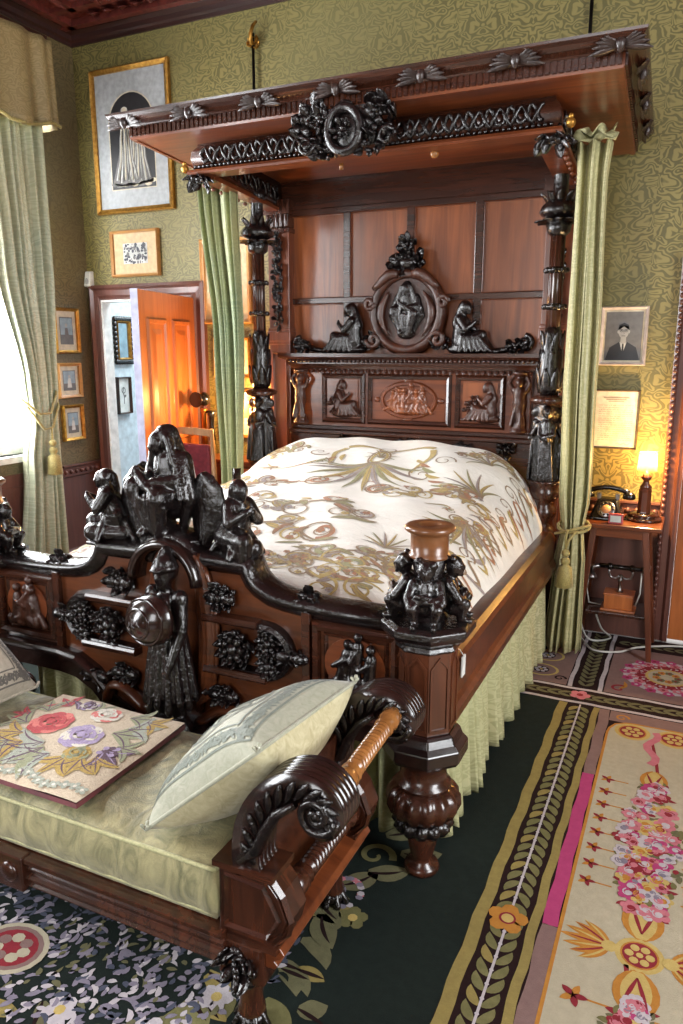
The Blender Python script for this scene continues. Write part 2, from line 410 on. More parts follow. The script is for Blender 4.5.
# glazed sashes
t = NT('window_glass'); tr = t.n('ShaderNodeBsdfTransparent'); gl = t.n('ShaderNodeBsdfGlossy'); gl.inputs['Roughness'].default_value = .02
mx = t.n('ShaderNodeMixShader'); mx.inputs[0].default_value = .06; t.l(tr.outputs[0], mx.inputs[1]); t.l(gl.outputs[0], mx.inputs[2])
t.l(mx.outputs[0], t.t.nodes['Material Output'].inputs[0]); M['pane'] = t.m
for k, (y0, y1) in enumerate(((WY0, WY1), (VY0, VY1))):
    m = MB()
    for a, b in ((y0, y0 + .06), (y1 - .06, y1), ((y0 + y1) / 2 - .02, (y0 + y1) / 2 + .02)): m.box(XL - .12, XL - .06, a, b, WZ0, WZ1)
    for z in (WZ0, WZ1 - .06, (WZ0 + WZ1) / 2 - .03): m.box(XL - .12, XL - .06, y0, y1, z, z + .06)
    m.box(XL - .13, XL + .05, y0 - .06, y1 + .06, WZ0 - .04, WZ0)          # sill board
    o = struct(m.build('window_%d' % (k + 1), 'white'))
    g = MB(); g.box(XL - .095, XL - .09, y0, y1, WZ0, WZ1); g.build('pane', 'pane', o)
    m = MB(); m.box(XL, XL + .02, y0 - .1, y1 + .1, 0, WZ0 - .12); m.box(XL, XL + .03, y0 - .1, y1 + .1, .62, .68)
    for q in range(3): m.box(XL + .02, XL + .028, y0 + .03 + q * .45, y0 + .4 + q * .45, .14, .56)
    struct(m.build('trim_%d' % (k + 3), 'dado'))
for x0, x1 in ((-1.75, -.05),):
    m = MB()
    for a in (x0, x1 - .06, (x0 + x1) / 2 - .03): m.box(a, a + .06, YF - .1, YF - .04, .9, 3.3)
    for z in (.9, 3.24, 2.1): m.box(x0, x1, YF - .1, YF - .04, z, z + .06)
    struct(m.build('window_3', 'white'))
# dado and its carved cap
def dado(name, p0, p1, inward, zt=.76):
    iv = Vector(inward); P = [(0, .0), (.03, .0), (.03, .14), (.018, .16), (.018, zt - .09), (.03, zt - .08), (.03, zt - .02), (.045, zt - .01), (.045, zt), (0, zt)]
    m = MB(); m.rings([[Vector(p) + iv * a + Vector((0, 0, b)) for a, b in P] for p in (p0, p1)], 0, False)
    L = (Vector(p1) - Vector(p0)).length; n = max(1, int(L / .045)); d = (Vector(p1) - Vector(p0)) / n
    for i in range(n): m.ell(Vector(p0) + d * (i + .5) + iv * .032 + Vector((0, 0, zt - .05)), .016, 6, 4)
    struct(m.build(name, 'dado'))
dado('trim_5', (DX1 + .06, YB, 0), (EX0 - .08, YB, 0), (0, -1, 0))
dado('trim_6', (XL, WY1 + .11, 0), (XL, YB, 0), (1, 0, 0))
# left doorway: moulded frame, leaf standing open
def doorframe(name, x0, x1, z1, w, mat, beads=False, lining='white'):
    m = MB(); path = [(x0, YB, 0), (x0, YB, z1), (x1, YB, z1), (x1, YB, 0)]
    prof = [(-w, 0), (-w, .035), (-w * .8, .045), (-w * .65, .025), (-w * .3, .02), (-w * .12, .035), (.0, .03), (.0, -.0), (-.01, 0)]
    lin_ = MB(); lin_.sweep(path, [(-.004, .0), (-.004, .028), (.014, .028), (.014, -.055), (-.004, -.055)][::1], (0, 1, 0)); lin_.xf(lambda p: Vector((p.x, 2 * YB - p.y, p.z)))
    m.sweep(path, [(a, -b) for a, b in prof], (0, 1, 0))
    if beads:
        for i in range(60): m.ell((x0 - w * .82, YB - .05, .05 + i * z1 / 58), (.012, .012, .015), 6, 4)
    o = struct(m.build(name, mat)); lin_.build('lining', lining, o); return o
doorframe('door_1', DX0, DX1, DZ, .1, 'frame')
hx, hy, lx, ly = -3.065, 4.22, -2.905, 3.47                                   # hinge side and free edge of the leaf
ax = Vector((lx - hx, ly - hy, 0)); LW = ax.length; ax.normalize(); nx = Vector((ax.y, -ax.x, 0)) * -1
def lf(p): return Vector((hx, hy, 0)) + ax * p[0] + nx * p[1] + Vector((0, 0, p[2]))
m = MB(); m.box(0, LW - .004, -.022, .022, .01, 1.885)
d = thing('door_leaf', (hx, hy, 0), 'orange varnished panelled door standing open into the room', 'door')
m.xf(lf).build('leaf', 'orange', d, .003)
m = MB(); m.box(LW - .004, LW + .002, -.0225, .0225, .008, 1.887); m.xf(lf).build('lock_edge', plain('window_lit_edge_tone', (160, 160, 182), .4), d, label='door edge coloured pale as if window-lit')  # bluish window light on the free edge is put into its colour
for a0, a1 in ((.1, LW / 2 - .05), (LW / 2 + .05, LW - .1)):
    for z0, z1 in ((.2, .82), (1.0, 1.72)):
        for sgn in (1, -1):
            m = MB(); y = .022 * sgn
            m.sweep(rect(a0, a1, z0, z1, y), [(-.02, 0), (-.012, .012 * sgn), (.004, .014 * sgn), (.012, 0)], (0, 1, 0), closed=True)
            m.hexa([(a0 + .05, y, z0 + .05), (a1 - .05, y, z0 + .05), (a1 - .05, y, z1 - .05), (a0 + .05, y, z1 - .05)],
                   [(a0 + .08, y + .01 * sgn, z0 + .08), (a1 - .08, y + .01 * sgn, z0 + .08), (a1 - .08, y + .01 * sgn, z1 - .08), (a0 + .08, y + .01 * sgn, z1 - .08)])
            m.xf(lf).build('door_panel', 'orange', d)
m = MB()
for sgn in (1,): m.lathe([(.008, .02), (.008, .045), (.025, .055), (.028, .07), (.015, .082)], (0, 0, 0), 12, mat=Matrix.Rotation(-pi / 2 * sgn, 4, 'X'))
m.xf(lambda p: p + Vector((LW - .06, 0, .92))).xf(lf).build('door_knob', 'brass', d)
# right doorway
doorframe('door_2', EX0, EX1, EZ, .078, 'frame', True, 'frame')
d = thing('panelled_door', ((EX0 + EX1) / 2, YB + .03, 0), 'closed brown panelled door in the beaded frame beside the telephone table', 'door')
m = MB(); m.box(EX0 + .0145, EX1 - .0145, YB + .006, YB + .046, .005, EZ - .0145); m.build('leaf', 'orange', d, .004)
for z0, z1 in ((.2, .85), (1.0, 1.85)):
    for a0, a1 in ((EX0 + .13, .44), (.53, EX1 - .12)):
        m = MB(); m.sweep(rect(a0, a1, z0, z1, YB + .006), [(-.02, 0), (-.01, -.012), (.005, -.014), (.014, 0)], (0, 1, 0), closed=True); m.build('door_panel', 'orange', d)
# the room beyond the left doorway
XN = -4.05
m = MB(); m.box(XN - .1, XN, YB + .055, 7.0, 0, 3); struct(m.build('wall_beyond_left', 'bluewall'))
m = MB(); m.box(XN - .1, -2.3, 7.0, 7.1, 0, 3); struct(m.build('wall_beyond', 'bluewall'))
m = MB(); m.box(-2.4, -2.3, YB + .055, 7.0, 0, 3); struct(m.build('wall_beyond_right', 'bluewall'))
m = MB(); m.box(XN - .1, -2.3, YB + .055, 7.1, 3, 3.1); struct(m.build('ceiling_beyond', 'white'))
m = MB(); m.box(XN - .1, -2.3, YB + .055, 7.1, -.1, -.01); struct(m.build('floor_beyond', 'boards'))

# ------------------------------------------------------------------ carpets
CC = {}
def wool(name, c, c2=None, sc=35):
    c2 = c2 or tuple(int(v * .8) for v in c); t = NT(name); co = t.coord()
    a = t.ramp(t.noise(co, sc, 4, .7), .3, .7); b = t.ramp(t.noise(co, 2.2, 3), .35, .7)
    k = t.mix(t.math('MULTIPLY', a, .6), c4(c), c4(c2)); k = t.mix(t.math('MULTIPLY', b, .45), k, c4(c2))
    t.l(k, t.b.inputs['Base Color']); t.b.inputs['Roughness'].default_value = .95; t.b.inputs['Specular IOR Level'].default_value = .15
    t.bump(t.noise(co, 300, 2), .5, .003); M[name] = t.m; return name
wool('wool_dark_green', (33, 42, 38), (20, 27, 25)); wool('wool_brown_black', (40, 24, 24)); wool('wool_mustard', (158, 142, 84), (122, 108, 66))
wool('wool_olive_leaf', (128, 124, 84), (92, 90, 56)); wool('wool_rose', (186, 74, 122), (160, 58, 104)); wool('wool_mauve', (142, 116, 110), (118, 94, 92))
wool('wool_cream', (190, 182, 158), (162, 154, 132)); wool('wool_orange', (196, 140, 66), (160, 104, 44)); wool('wool_crimson', (150, 52, 60), (116, 38, 48))
wool('wool_pink', (206, 130, 140), (176, 96, 110)); wool('wool_pale', (204, 196, 198), (162, 156, 166)); wool('wool_lilac', (146, 138, 152), (108, 104, 120)); wool('wool_greygreen', (120, 116, 84), (84, 84, 64))
wool('wool_slate', (88, 92, 108), (62, 66, 80)); wool('wool_yellow', (204, 182, 116), (176, 150, 84))
FC = ['wool_dark_green', 'wool_brown_black', 'wool_mustard', 'wool_olive_leaf', 'wool_rose', 'wool_mauve', 'wool_cream', 'wool_orange', 'wool_crimson', 'wool_pink', 'wool_pale', 'wool_lilac', 'wool_greygreen', 'wool_yellow', 'wool_slate']
GRN, BRN, MUS, OLV, ROS, MAU, CRM, ORG, CRI, PNK, PAL, LIL, GGR, YEL, SLA = range(15)
fl = Flat(lambda u, v, h: (u, v, h), .0006)
rd = random.Random(4)
def band(f, x0, x1, y0, y1, mi, layer, wob=.003):
    """woven stripe with a slightly uneven edge"""
    if y1 - y0 > x1 - x0:
        n = max(2, int((y1 - y0) / .06)); c = (x0 + x1) / 2
        return f.stroke([(c + wob * sin(i * 1.7 + x0 * 40), y0 + (y1 - y0) * i / n) for i in range(n + 1)], x1 - x0, mi, layer)
    n = max(2, int((x1 - x0) / .06)); c = (y0 + y1) / 2
    return f.stroke([(x0 + (x1 - x0) * i / n, c + wob * sin(i * 1.7 + y0 * 40)) for i in range(n + 1)], y1 - y0, mi, layer)
# dark green carpet with the flower bed under the settee
fl.mb.box(-3.75, -.433, .35, 3.262, -.012, 0, GRN)
bed_c = (-1.62, 1.42)
for i in range(150):
    a = rd.uniform(0, 2 * pi); k = sqrt(rd.uniform(.55, 1.12)); x = bed_c[0] + .86 * k * cos(a); y = bed_c[1] + .5 * k * sin(a)
    fl.leaf(x, y, a + rd.uniform(-.9, .9), rd.uniform(.07, .13), rd.uniform(.04, .06), rd.choice((GGR, GGR, OLV, MUS)), 1 + .2 * (i % 4), rd.uniform(-.8, .8))
    if i % 2: fl.leaf(x, y, a, .08, .012, BRN, 2)
for i in range(2600):
    a = rd.uniform(0, 2 * pi); k = sqrt(rd.uniform(0, .9)); x = bed_c[0] + .84 * k * cos(a); y = bed_c[1] + .47 * k * sin(a)
    fl.leaf(x, y, rd.uniform(.2, 1.5), rd.uniform(.016, .038), rd.uniform(.010, .017), rd.choice((LIL, PAL, LIL, LIL, SLA, PAL, GGR) if y < 1.32 + .05 * sin(x * 9) else (SLA, SLA, LIL, SLA, PAL, GRN)), 2.4 + .15 * (i % 11), rd.uniform(-1, 1), 4)
fl.disc(-1.51, 1.17, .105, .085, CRM, 4, 18).disc(-1.51, 1.17, .09, .072, MAU, 4.4, 18).disc(-1.51, 1.17, .075, .06, CRI, 4.8, 18)
for i in range(7): fl.disc(-1.51 + .042 * cos(i * .9), 1.17 + .033 * sin(i * .9), .019, .016, MAU if i % 2 else CRM, 5.2, 8)
for x, y in ((-.735, 1.65), (-1.02, 1.12), (-.93, 1.27), (-1.25, 1.08)): fl.flower(x, y, .042, OLV if x > -.8 else PAL, YEL, 3.2, 5, x)
for x, y, a in ((-.83, 1.65, -.9), (-.72, 1.85, .2), (-.78, 1.78, .6), (-.66, 1.97, .1), (-.8, 1.58, -1.2), (-.74, 2.05, .5)): fl.leaf(x - .05 * cos(a), y - .05 * sin(a), a, .13, .075, GGR, 3.4, .3); fl.leaf(x - .04 * cos(a), y - .04 * sin(a), a, .1, .012, BRN, 3.8, .3)
fl.curl(-.78, 1.92, .06, 0, 1.1, .022, OLV, 3.6); fl.curl(-.82, 1.74, .04, 2, 1, .02, LIL, 3.6)
for i in range(26):
    a = rd.uniform(0, 6.28); fl.disc(-.8 + .05 * cos(a), 1.73 + .06 * sin(a), .012, .01, rd.choice((LIL, PAL, PNK)), 4 + .1 * i, 6)
o = fl.mb.build('carpet', FC); tag(o, 'dark green carpet with a woven bed of flowers under the settee and bed', 'carpet')
# pale rug with leaf border
fl = Flat(lambda u, v, h: (u, v, h), .0006)
fl.mb.box(-.433, 1.5, .35, 4.2, -.012, 0, BRN); fl.mb.box(-1.1, -.433, 3.262, 4.2, -.012, 0, BRN)
def leafband(f, p0, p1, half, step, flip_at=None, lw=.04, lh=.018, stem=True):
    """two rows of leaves on a stem running p0 -> p1"""
    dx, dy = p1[0] - p0[0], p1[1] - p0[1]; L = sqrt(dx * dx + dy * dy); a = atan2(dy, dx); n = int(L / step)
    if stem:
        f.stroke([(p0[0] + dx * i / 40, p0[1] + dy * i / 40) for i in range(41)], .007, PAL, 2)
        for i in range(n): f.disc(p0[0] + dx * i / n, p0[1] + dy * i / n, .006, .006, PAL, 2.3, 6)
    for i in range(n):
        q = (i + .5) / n; x, y = p0[0] + dx * q, p0[1] + dy * q; back = flip_at is not None and q > flip_at
        for sd in (1, -1):
            b = a + sd * (2.05 if back else 1.05); f.leaf(x + .004 * cos(b), y + .004 * sin(b), b, half, lw, OLV if sd < 0 or i % 3 else MUS, 1.4, -sd * .5 * (-1 if back else 1))
    return f
def border_v(y0, y1, x0=-.433, w=.175, flip=None):
    band(fl, x0, x0 + w, y0, y1, BRN, .6, 0); band(fl, x0, x0 + .036, y0, y1, MUS, 1.2); band(fl, x0 + w - .026, x0 + w, y0, y1, MUS, 1.2)
    leafband(fl, (x0 + .093, y0), (x0 + .093, y1), .062, .047, flip, .026)
border_v(.35, 3.255, flip=(1.83 - .35) / 2.9)
fl.flower(-.343, 1.83, .055, ORG, ORG, 3, 5, .3); fl.disc(-.343, 1.83, .02, .02, YEL, 4.2, 10); fl.ring(-.343, 1.83, .02, .02, .006, CRI, 4.5)
band(fl, -.254, -.205, .35, 1.855, MAU, 1); band(fl, -.254, -.212, 1.855, 2.69, ROS, 1); band(fl, -.254, -.212, 2.69, 3.255, MAU, 1)
band(fl, -.21, 1.5, 3.16, 3.255, MAU, .9, 0)
fl.poly([(-.205, .35), (1.5, .35), (1.5, 3.16), (-.15, 3.16), (-.185, 3.13), (-.205, 3.07)], CRM, 1.2)
fl.stroke([(-.205, .35 + .05 * i) for i in range(55)] + [(-.2, 3.09), (-.18, 3.135), (-.14, 3.16)] + [(-.1 + .1 * i, 3.165) for i in range(16)], .01, ORG, 1.8)
def medallion(x, y, r, field=CRI, rim=YEL):
    fl.disc(x, y, r, r, rim, 2, 22).disc(x, y, r * .78, r * .78, ORG, 2.4, 22).disc(x, y, r * .7, r * .7, field, 2.8, 22)
    for i in range(6): fl.disc(x + r * .42 * cos(i * 1.047), y + r * .42 * sin(i * 1.047), r * .19, r * .19, YEL if field == CRI else PAL, 3.2, 10)
    fl.disc(x, y, r * .15, r * .15, YEL, 3.4, 8)
def palmette(x, y, ang, L, mi=ORG):
    for k in range(-3, 4):
        fl.leaf(x, y, ang + k * .36, L * (1 - .08 * abs(k)), L * .2, mi, 2.6 + .1 * k, -.3 * k / 3); fl.leaf(x, y, ang + k * .36, L * .8, L * .05, YEL if k % 2 else CRI, 3.4 + .05 * k, -.3 * k / 3)
    fl.disc(x, y, L * .16, L * .16, YEL, 4, 10)
def tulip(x, y, s, d):
    for k, wv in ((-.55, .45), (.55, .45), (0, .5)): fl.leaf(x, y, pi / 2 * d + k * d, s, s * wv, ORG if k else YEL, 2.5 + (0 if k else .5), -k * .9 * d)
    for k in (-.3, .3): fl.leaf(x, y + .02 * d, pi / 2 * d + k, s * .7, s * .07, CRI, 3.6)
def garland(x, y0, y1, wmax, seed):
    r_ = random.Random(seed); n = int((y1 - y0) * 330)
    def half(q): return wmax * (.45 + .55 * sin(pi * min(1, q * 1.1))) * (1 if q < .8 else 1 - (q - .8) * 2.2)
    for i in range(n):
        q = r_.random(); hw = half(q); px = x + r_.uniform(-1, 1) * hw
        fl.leaf(px, y0 + (y1 - y0) * q, r_.uniform(0, 6.28), r_.uniform(.02, .045), .018, r_.choice((CRI, GGR, CRI, OLV)), 2.2 + .004 * i, .5)
    for i in range(int(n * .5)):
        q = r_.random(); hw = half(q) * .85; px = x + r_.uniform(-1, 1) * hw; py = y0 + (y1 - y0) * q; s_ = r_.uniform(.016, .036)
        c1_, c2_ = r_.choice(((PNK, CRI), (PAL, PNK), (ROS, PAL), (PNK, PAL), (YEL, ORG), (PAL, LIL), (CRI, PNK)))
        fl.flower(px, py, s_, c1_, c2_, 3.4 + .006 * i, 5, r_.uniform(0, 1)); fl.curl(px, py, s_ * .6, r_.uniform(0, 6), .8, .004, c2_, 4.2 + .006 * i, 8)
def fleuron(x, y, s, d=1):
    fl.disc(x, y, s * .3, s * .3, ORG, 2.4, 8)
    for k in range(5): fl.leaf(x, y, k * 1.257, s * .6, s * .3, ORG if k % 2 else CRI, 2.6)
    fl.stroke([(x, y), (x + d * s * 1.6, y)], .006, ORG, 2)
for x in (0.0, .62, 1.24):                                                       # the same bouquet repeats across the field
    for yc in (1.845, .62):
        medallion(x, yc, .062); palmette(x - .075, yc, pi, .13); palmette(x + .075, yc, 0, .13)
        tulip(x, yc + .06, .15, 1); tulip(x, yc - .06, .15, -1)
        garland(x, yc + .17, yc + .87, .105, 3 + int(x * 10)); tulip(x - .01, yc + .83, .13, 1)
        fl.stroke([(x, yc + .95), (x - .01, yc + 1.05), (x - .03, yc + 1.18)], .012, CRI, 2)
        for k in range(8):
            fleuron(x - .165, yc + .24 + k * .085, .045); fleuron(x + .165, yc + .24 + k * .085, .045, -1)
        garland(x, yc - .6, yc - .16, .09, 9 + int(x * 10)); fleuron(x - .14, yc - .2, .06); fleuron(x + .14, yc - .2, .06, -1)
for x in (-.11, .05, .21, .42, .58): medallion(x, 3.09, .07)
for x in (-.16, .13, .3): fl.curl(x, 3.2, .03, 0, 1.2, .01, ORG, 2.2)
fl.stroke([(-.03 + .02 * sin(i), 2.85 + .03 * i) for i in range(10)], .03, PNK, 2.6)
# cross border and the strip beyond it
def border_h(x0, x1, y0=3.262, w=.165):
    band(fl, x0, x1, y0, y0 + w, BRN, 1.6, 0); band(fl, x0, x1, y0, y0 + .02, PAL, 2); band(fl, x0, x1, y0 + w - .02, y0 + w, PAL, 2)
    n = int((x1 - x0) / .05)
    for i in range(n):
        for sd in (1, -1): fl.leaf(x0 + .05 * i, y0 + w / 2, sd * .75, .068, .022, GGR, 2.4, -sd * .4)
border_h(-1.1, 1.5)
fl.flower(-.355, 3.35, .045, PNK, CRI, 5, 5)
band(fl, -.425, -.27, 3.43, 4.2, BRN, 1.8, 0); band(fl, -.425, -.405, 3.43, 4.2, PAL, 2.2); band(fl, -.29, -.27, 3.43, 4.2, PAL, 2.2)
for i in range(15):
    for sd in (1, -1): fl.leaf(-.347, 3.46 + .048 * i, pi / 2 - sd * .9, .066, .022, GGR, 2.6, sd * .4)
fl.poly([(-1.1, 3.435), (-.43, 3.435), (-.43, 4.2), (-1.1, 4.2)], MAU, 1.8); fl.poly([(-.262, 3.435), (1.5, 3.435), (1.5, 4.03), (-.262, 4.03)], MAU, 1.8)
band(fl, -.26, 1.5, 4.03, 4.2, BRN, 1.9, 0)
for i in range(30):
    for sd in (1, -1): fl.leaf(-.25 + .055 * i, 4.1, sd * .75, .06, .02, GGR, 2.6, -sd * .4)
for x, y in ((-.57, 3.57), (-.57, 3.76), (-.77, 3.6)): fl.disc(x, y, .085, .075, YEL, 2.3, 20).disc(x, y, .072, .062, MAU, 2.6, 20); medallion(x, y, .055, BRN, GGR)
fl.curl(-.47, 3.5, .03, 0, 1.2, .012, BRN, 2.4)
cx, cy = .0, 3.72
fl.disc(cx, cy, .2, .2, PAL, 2.2, 28).disc(cx, cy, .1, .1, YEL, 2.6, 22).disc(cx, cy, .085, .085, CRM, 3, 22)
for i in range(46):
    a = i * .1366; k = .155 + .035 * (i % 3 - 1); fl.flower(cx + k * cos(a), cy + k * sin(a), .026, (CRI, PNK, ROS)[i % 3], PAL if i % 2 else CRI, 3 + .1 * (i % 5), 5, a)
for i in range(9): fl.flower(cx + .05 * cos(i * .7), cy + .05 * sin(i * .7), .02, ORG if i % 2 else GGR, CRI, 4)
fl.curl(-.2, 3.5, .04, 1, 1, .014, CRI, 2.4); fl.leaf(-.2, 3.5, .6, .09, .02, ORG, 2.4, .8)
o = fl.mb.build('rug', FC); tag(o, 'cream flowered rug with rose stripe and leaf border right of the bed', 'rug')
# ------------------------------------------------------------------ the bed
BX, HP, FYB, HYB = -1.495, .865, 1.93, 3.87          # middle of the bed, half spacing of posts, rows of posts
bed = thing('canopy_bed', (BX, 2.9, 0), 'huge carved dark mahogany canopy bed with figures on its footboard', 'bed')
# ---- carved figures (each one fused skin, facing -Y, standing on z = 0)
def face(m, c, r, d=(0, -1, 0)):
    c = Vector(c); d = Vector(d).normalized(); s = d.cross(Vector((0, 0, 1))).normalized()
    m.ell(c, (r * .86, r * .95, r * 1.12), 12, 8)
    m.ell(c + d * r * .95 + Vector((0, 0, -.05 * r)), (r * .17, r * .22, r * .3), 6, 4)            # nose
    for k in (1, -1):
        m.ell(c + d * r * .72 + s * k * r * .4 + Vector((0, 0, .28 * r)), (r * .28, r * .2, r * .12), 6, 4)   # brow
        m.ell(c + s * k * r * .84, (r * .16, r * .2, r * .28), 6, 4)
    m.ell(c + d * r * .78 + Vector((0, 0, -.5 * r)), (r * .3, r * .2, r * .12), 6, 4)             # mouth
    m.ell(c + d * r * .72 + Vector((0, 0, -.85 * r)), (r * .28, r * .24, r * .2), 6, 4)           # chin
def hand(m, p, d, r=.011):
    p = Vector(p); d = Vector(d).normalized(); s = d.cross(Vector((.3, .2, 1))).normalized()
    m.cap(p, r, p + d * r * 1.4, r * .9, 7)
    for k in range(4): m.cap(p + d * r * 1.5 + s * (k - 1.5) * r * .5, r * .26, p + d * r * (3.0 - .25 * abs(k - 1)) + s * (k - 1.5) * r * .55 - Vector((0, 0, r * .5)), r * .2, 5)
    m.cap(p + s * r * .8, r * .3, p + d * r * 1.2 + s * r * 1.5, r * .22, 5)
def folds(m, pts, r, n, spread, z0=0):
    """hanging drapery folds fanned between a waist and a hem"""
    for i in range(n):
        q = i / (n - 1) - .5; a, b = pts
        m.cap((a[0] + q * spread * .6, a[1], a[2]), r * .8, (b[0] + q * spread * 1.5, b[1] - .01 * cos(i * 2), b[2]), r * 1.1, 6)
def madonna():
    m = MB()
    m.ell((0, .01, .025), (.075, .07, .035)); m.ell((.03, -.04, .035), (.035, .035, .022)); m.ell((-.035, -.035, .04), (.035, .035, .03))
    m.ell((0, .03, .13), (.08, .07, .065))
    m.cap((.045, .02, .15), .05, (.058, -.085, .155), .04); m.cap((.058, -.085, .155), .038, (.022, -.06, .03), .026)
    m.cap((-.045, .02, .15), .05, (-.085, -.08, .175), .042); m.cap((-.085, -.08, .175), .038, (-.03, -.065, .06), .026); m.cap((-.03, -.065, .05), .022, (-.035, -.1, .035), .015)
    for i in range(7): m.cap((-.08 + .022 * i, -.105 + .004 * abs(i - 3), .165 - .004 * i), .010, (-.045 + .013 * i, -.082, .06 - .003 * i), .012, 6)
    for i in range(5): m.cap((-.06 + .03 * i, -.1, .19), .009, (-.085 + .042 * i, -.075 - .02 * (i % 2), .125), .010, 6)
    for s in (1, -1):
        m.cap((s * .062, .015, .262), .034, (s * .092, .0, .2), .032); m.cap((s * .092, .0, .2), .03, (s * .03, -.08, .2), .02)
        m.cap((s * .07, .03, .26), .036, (s * .112, .02, .15), .034); m.cap((s * .112, .02, .15), .03, (s * .055, .03, .05), .02)
        for i in range(3): m.cap((s * (.075 + .012 * i), -.015 + .012 * i, .25), .010, (s * (.115 + .008 * i), -.03 + .02 * i, .15), .011, 6)
    hand(m, (.02, -.09, .19), (-1, -.2, .2)); hand(m, (-.04, -.09, .2), (.8, -.3, .5))
    m.cap((0, .02, .14), .066, (0, .015, .25), .056)
    face(m, (-.01, -.025, .318), .034, (-.35, -1, -.35))
    m.ell((-.003, .004, .33), (.044, .043, .046)); m.cap((0, .02, .335), .042, (0, .055, .2), .062)
    for s in (1, -1): m.cap((s * .038 - .004, -.014, .335), .014, (s * .066, -.008, .255), .02)
    m.cap((.01, -.1, .195), .022, (-.025, -.095, .215), .022); face(m, (-.045, -.098, .234), .018); m.cap((.01, -.105, .195), .013, (.05, -.105, .18), .011)
    return fuse(m, .0048, 2, 'madonna')
def kneeler():
    m = MB()
    m.ell((0, .02, .04), (.055, .08, .042)); m.cap((.02, -.055, .04), .036, (.03, .05, .035), .034); m.cap((-.022, -.055, .07), .036, (-.03, .03, .075), .045)
    m.cap((-.022, -.06, .07), .034, (-.024, -.06, .02), .028); m.cap((.02, .1, .025), .022, (.02, .13, .02), .016)
    m.cap((0, .03, .085), .056, (0, .0, .165), .042); m.ell((0, .03, .1), (.06, .05, .04))
    folds(m, ((0, .05, .1), (0, .09, .015)), .013, 6, .08); folds(m, ((0, -.01, .1), (0, -.04, .02)), .012, 6, .09)
    for s in (1, -1):
        m.cap((s * .035, .0, .178), .026, (s * .054, -.03, .13), .021); m.cap((s * .054, -.03, .13), .018, (s * .012, -.07, .165), .013)
    hand(m, (.004, -.07, .165), (0, -.3, 1), .009)
    m.cap((0, -.002, .185), .02, (0, -.012, .205), .018); face(m, (0, -.02, .228), .028, (0, -1, -.15)); m.ell((0, -.002, .236), (.031, .03, .031))
    for s in (1, -1): m.cap((s * .026, -.004, .235), .01, (s * .022, .012, .19), .012)
    m.cap((0, .02, .235), .016, (0, .03, .19), .014)
    return fuse(m, .005, 3, 'kneeling_angel')
def wing(h=.21, wd=.09):
    """folded wing, root at the origin: rounded shoulder above, long tip trailing to +Y below"""
    def ip(tb, t):
        for (a, u), (b_, v) in zip(tb, tb[1:]):
            if t <= b_: q = (t - a) / (b_ - a); q = q * q * (3 - 2 * q); return u + (v - u) * q
        return tb[-1][1]
    inner = [(0, .064), (.06, .04), (.2, .018), (.42, .008), (.62, .024), (.85, .055), (1, .084)]; outer = [(0, .068), (.06, .092), (.2, .108), (.42, .112), (.62, .108), (.85, .097), (1, .087)]
    n, k = 22, 24; rg = []
    for i in range(n + 1):
        t = i / n; z = h * (.46 - t); a, b = ip(inner, t) * wd / .09, ip(outer, t) * wd / .09; fr = []
        for j in range(k + 1):
            q = j / k; rid = (.003 * abs(sin(q * pi * 5 + t * 2)) if t > .34 else .003 * abs(sin(t * 30 + q * 3))) * sin(pi * q)
            fr.append((.018 * sin(pi * q) + rid, a + (b - a) * q, z + .012 * sin(q * pi * 5) * (t > .5) * q * 0))
        rg.append(fr + [(x - .014 * sin(pi * min(1, .1 + .9 * j_ / k)) - .004, y, zz) for j_, (x, y, zz) in enumerate(reversed(fr))])
    return MB().rings(rg)
def knight():
    m = MB()
    m.ell((0, .0, .02), (.1, .075, .045)); m.ell((-.06, -.03, .04), (.05, .045, .04)); m.ell((.065, -.02, .03), (.05, .05, .04))
    for s in (1, -1):
        m.cap((s * .04, -.02, .03), .026, (s * .04, -.06, .015), .018); m.cap((s * .04, .0, .04), .028, (s * .042, -.005, .18), .042)
    m.cap((0, .0, .17), .085, (0, .005, .34), .06)
    for i in range(14):
        a = 2 * pi * i / 14; m.cap((.062 * cos(a), .062 * sin(a), .335), .013, (.098 * cos(a), .092 * sin(a), .11 + .02 * (i % 2)), .017, 6)
    m.cap((0, .005, .34), .062, (0, .0, .42), .068); m.ell((0, -.03, .43), (.055, .04, .05)); m.ell((0, 0, .355), (.07, .064, .016))
    for s in (1, -1):
        m.ell((s * .072, .0, .465), (.036, .034, .032)); m.cap((s * .076, .0, .46), .03, (s * .094, -.02, .37), .026)
    m.cap((-.094, -.02, .37), .024, (-.05, -.1, .35), .018); hand(m, (-.05, -.1, .35), (1, -.2, 0), .013)
    m.cap((.094, -.02, .37), .024, (.08, -.07, .27), .018); hand(m, (.08, -.075, .265), (-.1, -.4, -1), .013)
    m.cap((0, .0, .47), .028, (0, -.005, .5), .026); face(m, (0, -.012, .532), .038); m.ell((0, .008, .55), (.046, .05, .042))
    m.lathe([(.053, .556), (.056, .561), (.048, .568), (.04, .586), (.02, .602), (.006, .606)], (0, .0, 0), 16); m.ell((0, -.045, .558), (.03, .022, .007))
    for i in range(10): m.ell((0, .055 - i * .009, .585 + .03 * sin(pi * i / 10)), (.009, .012, .016), 6, 4)
    return fuse(m, .006, 2, 'winged_knight')
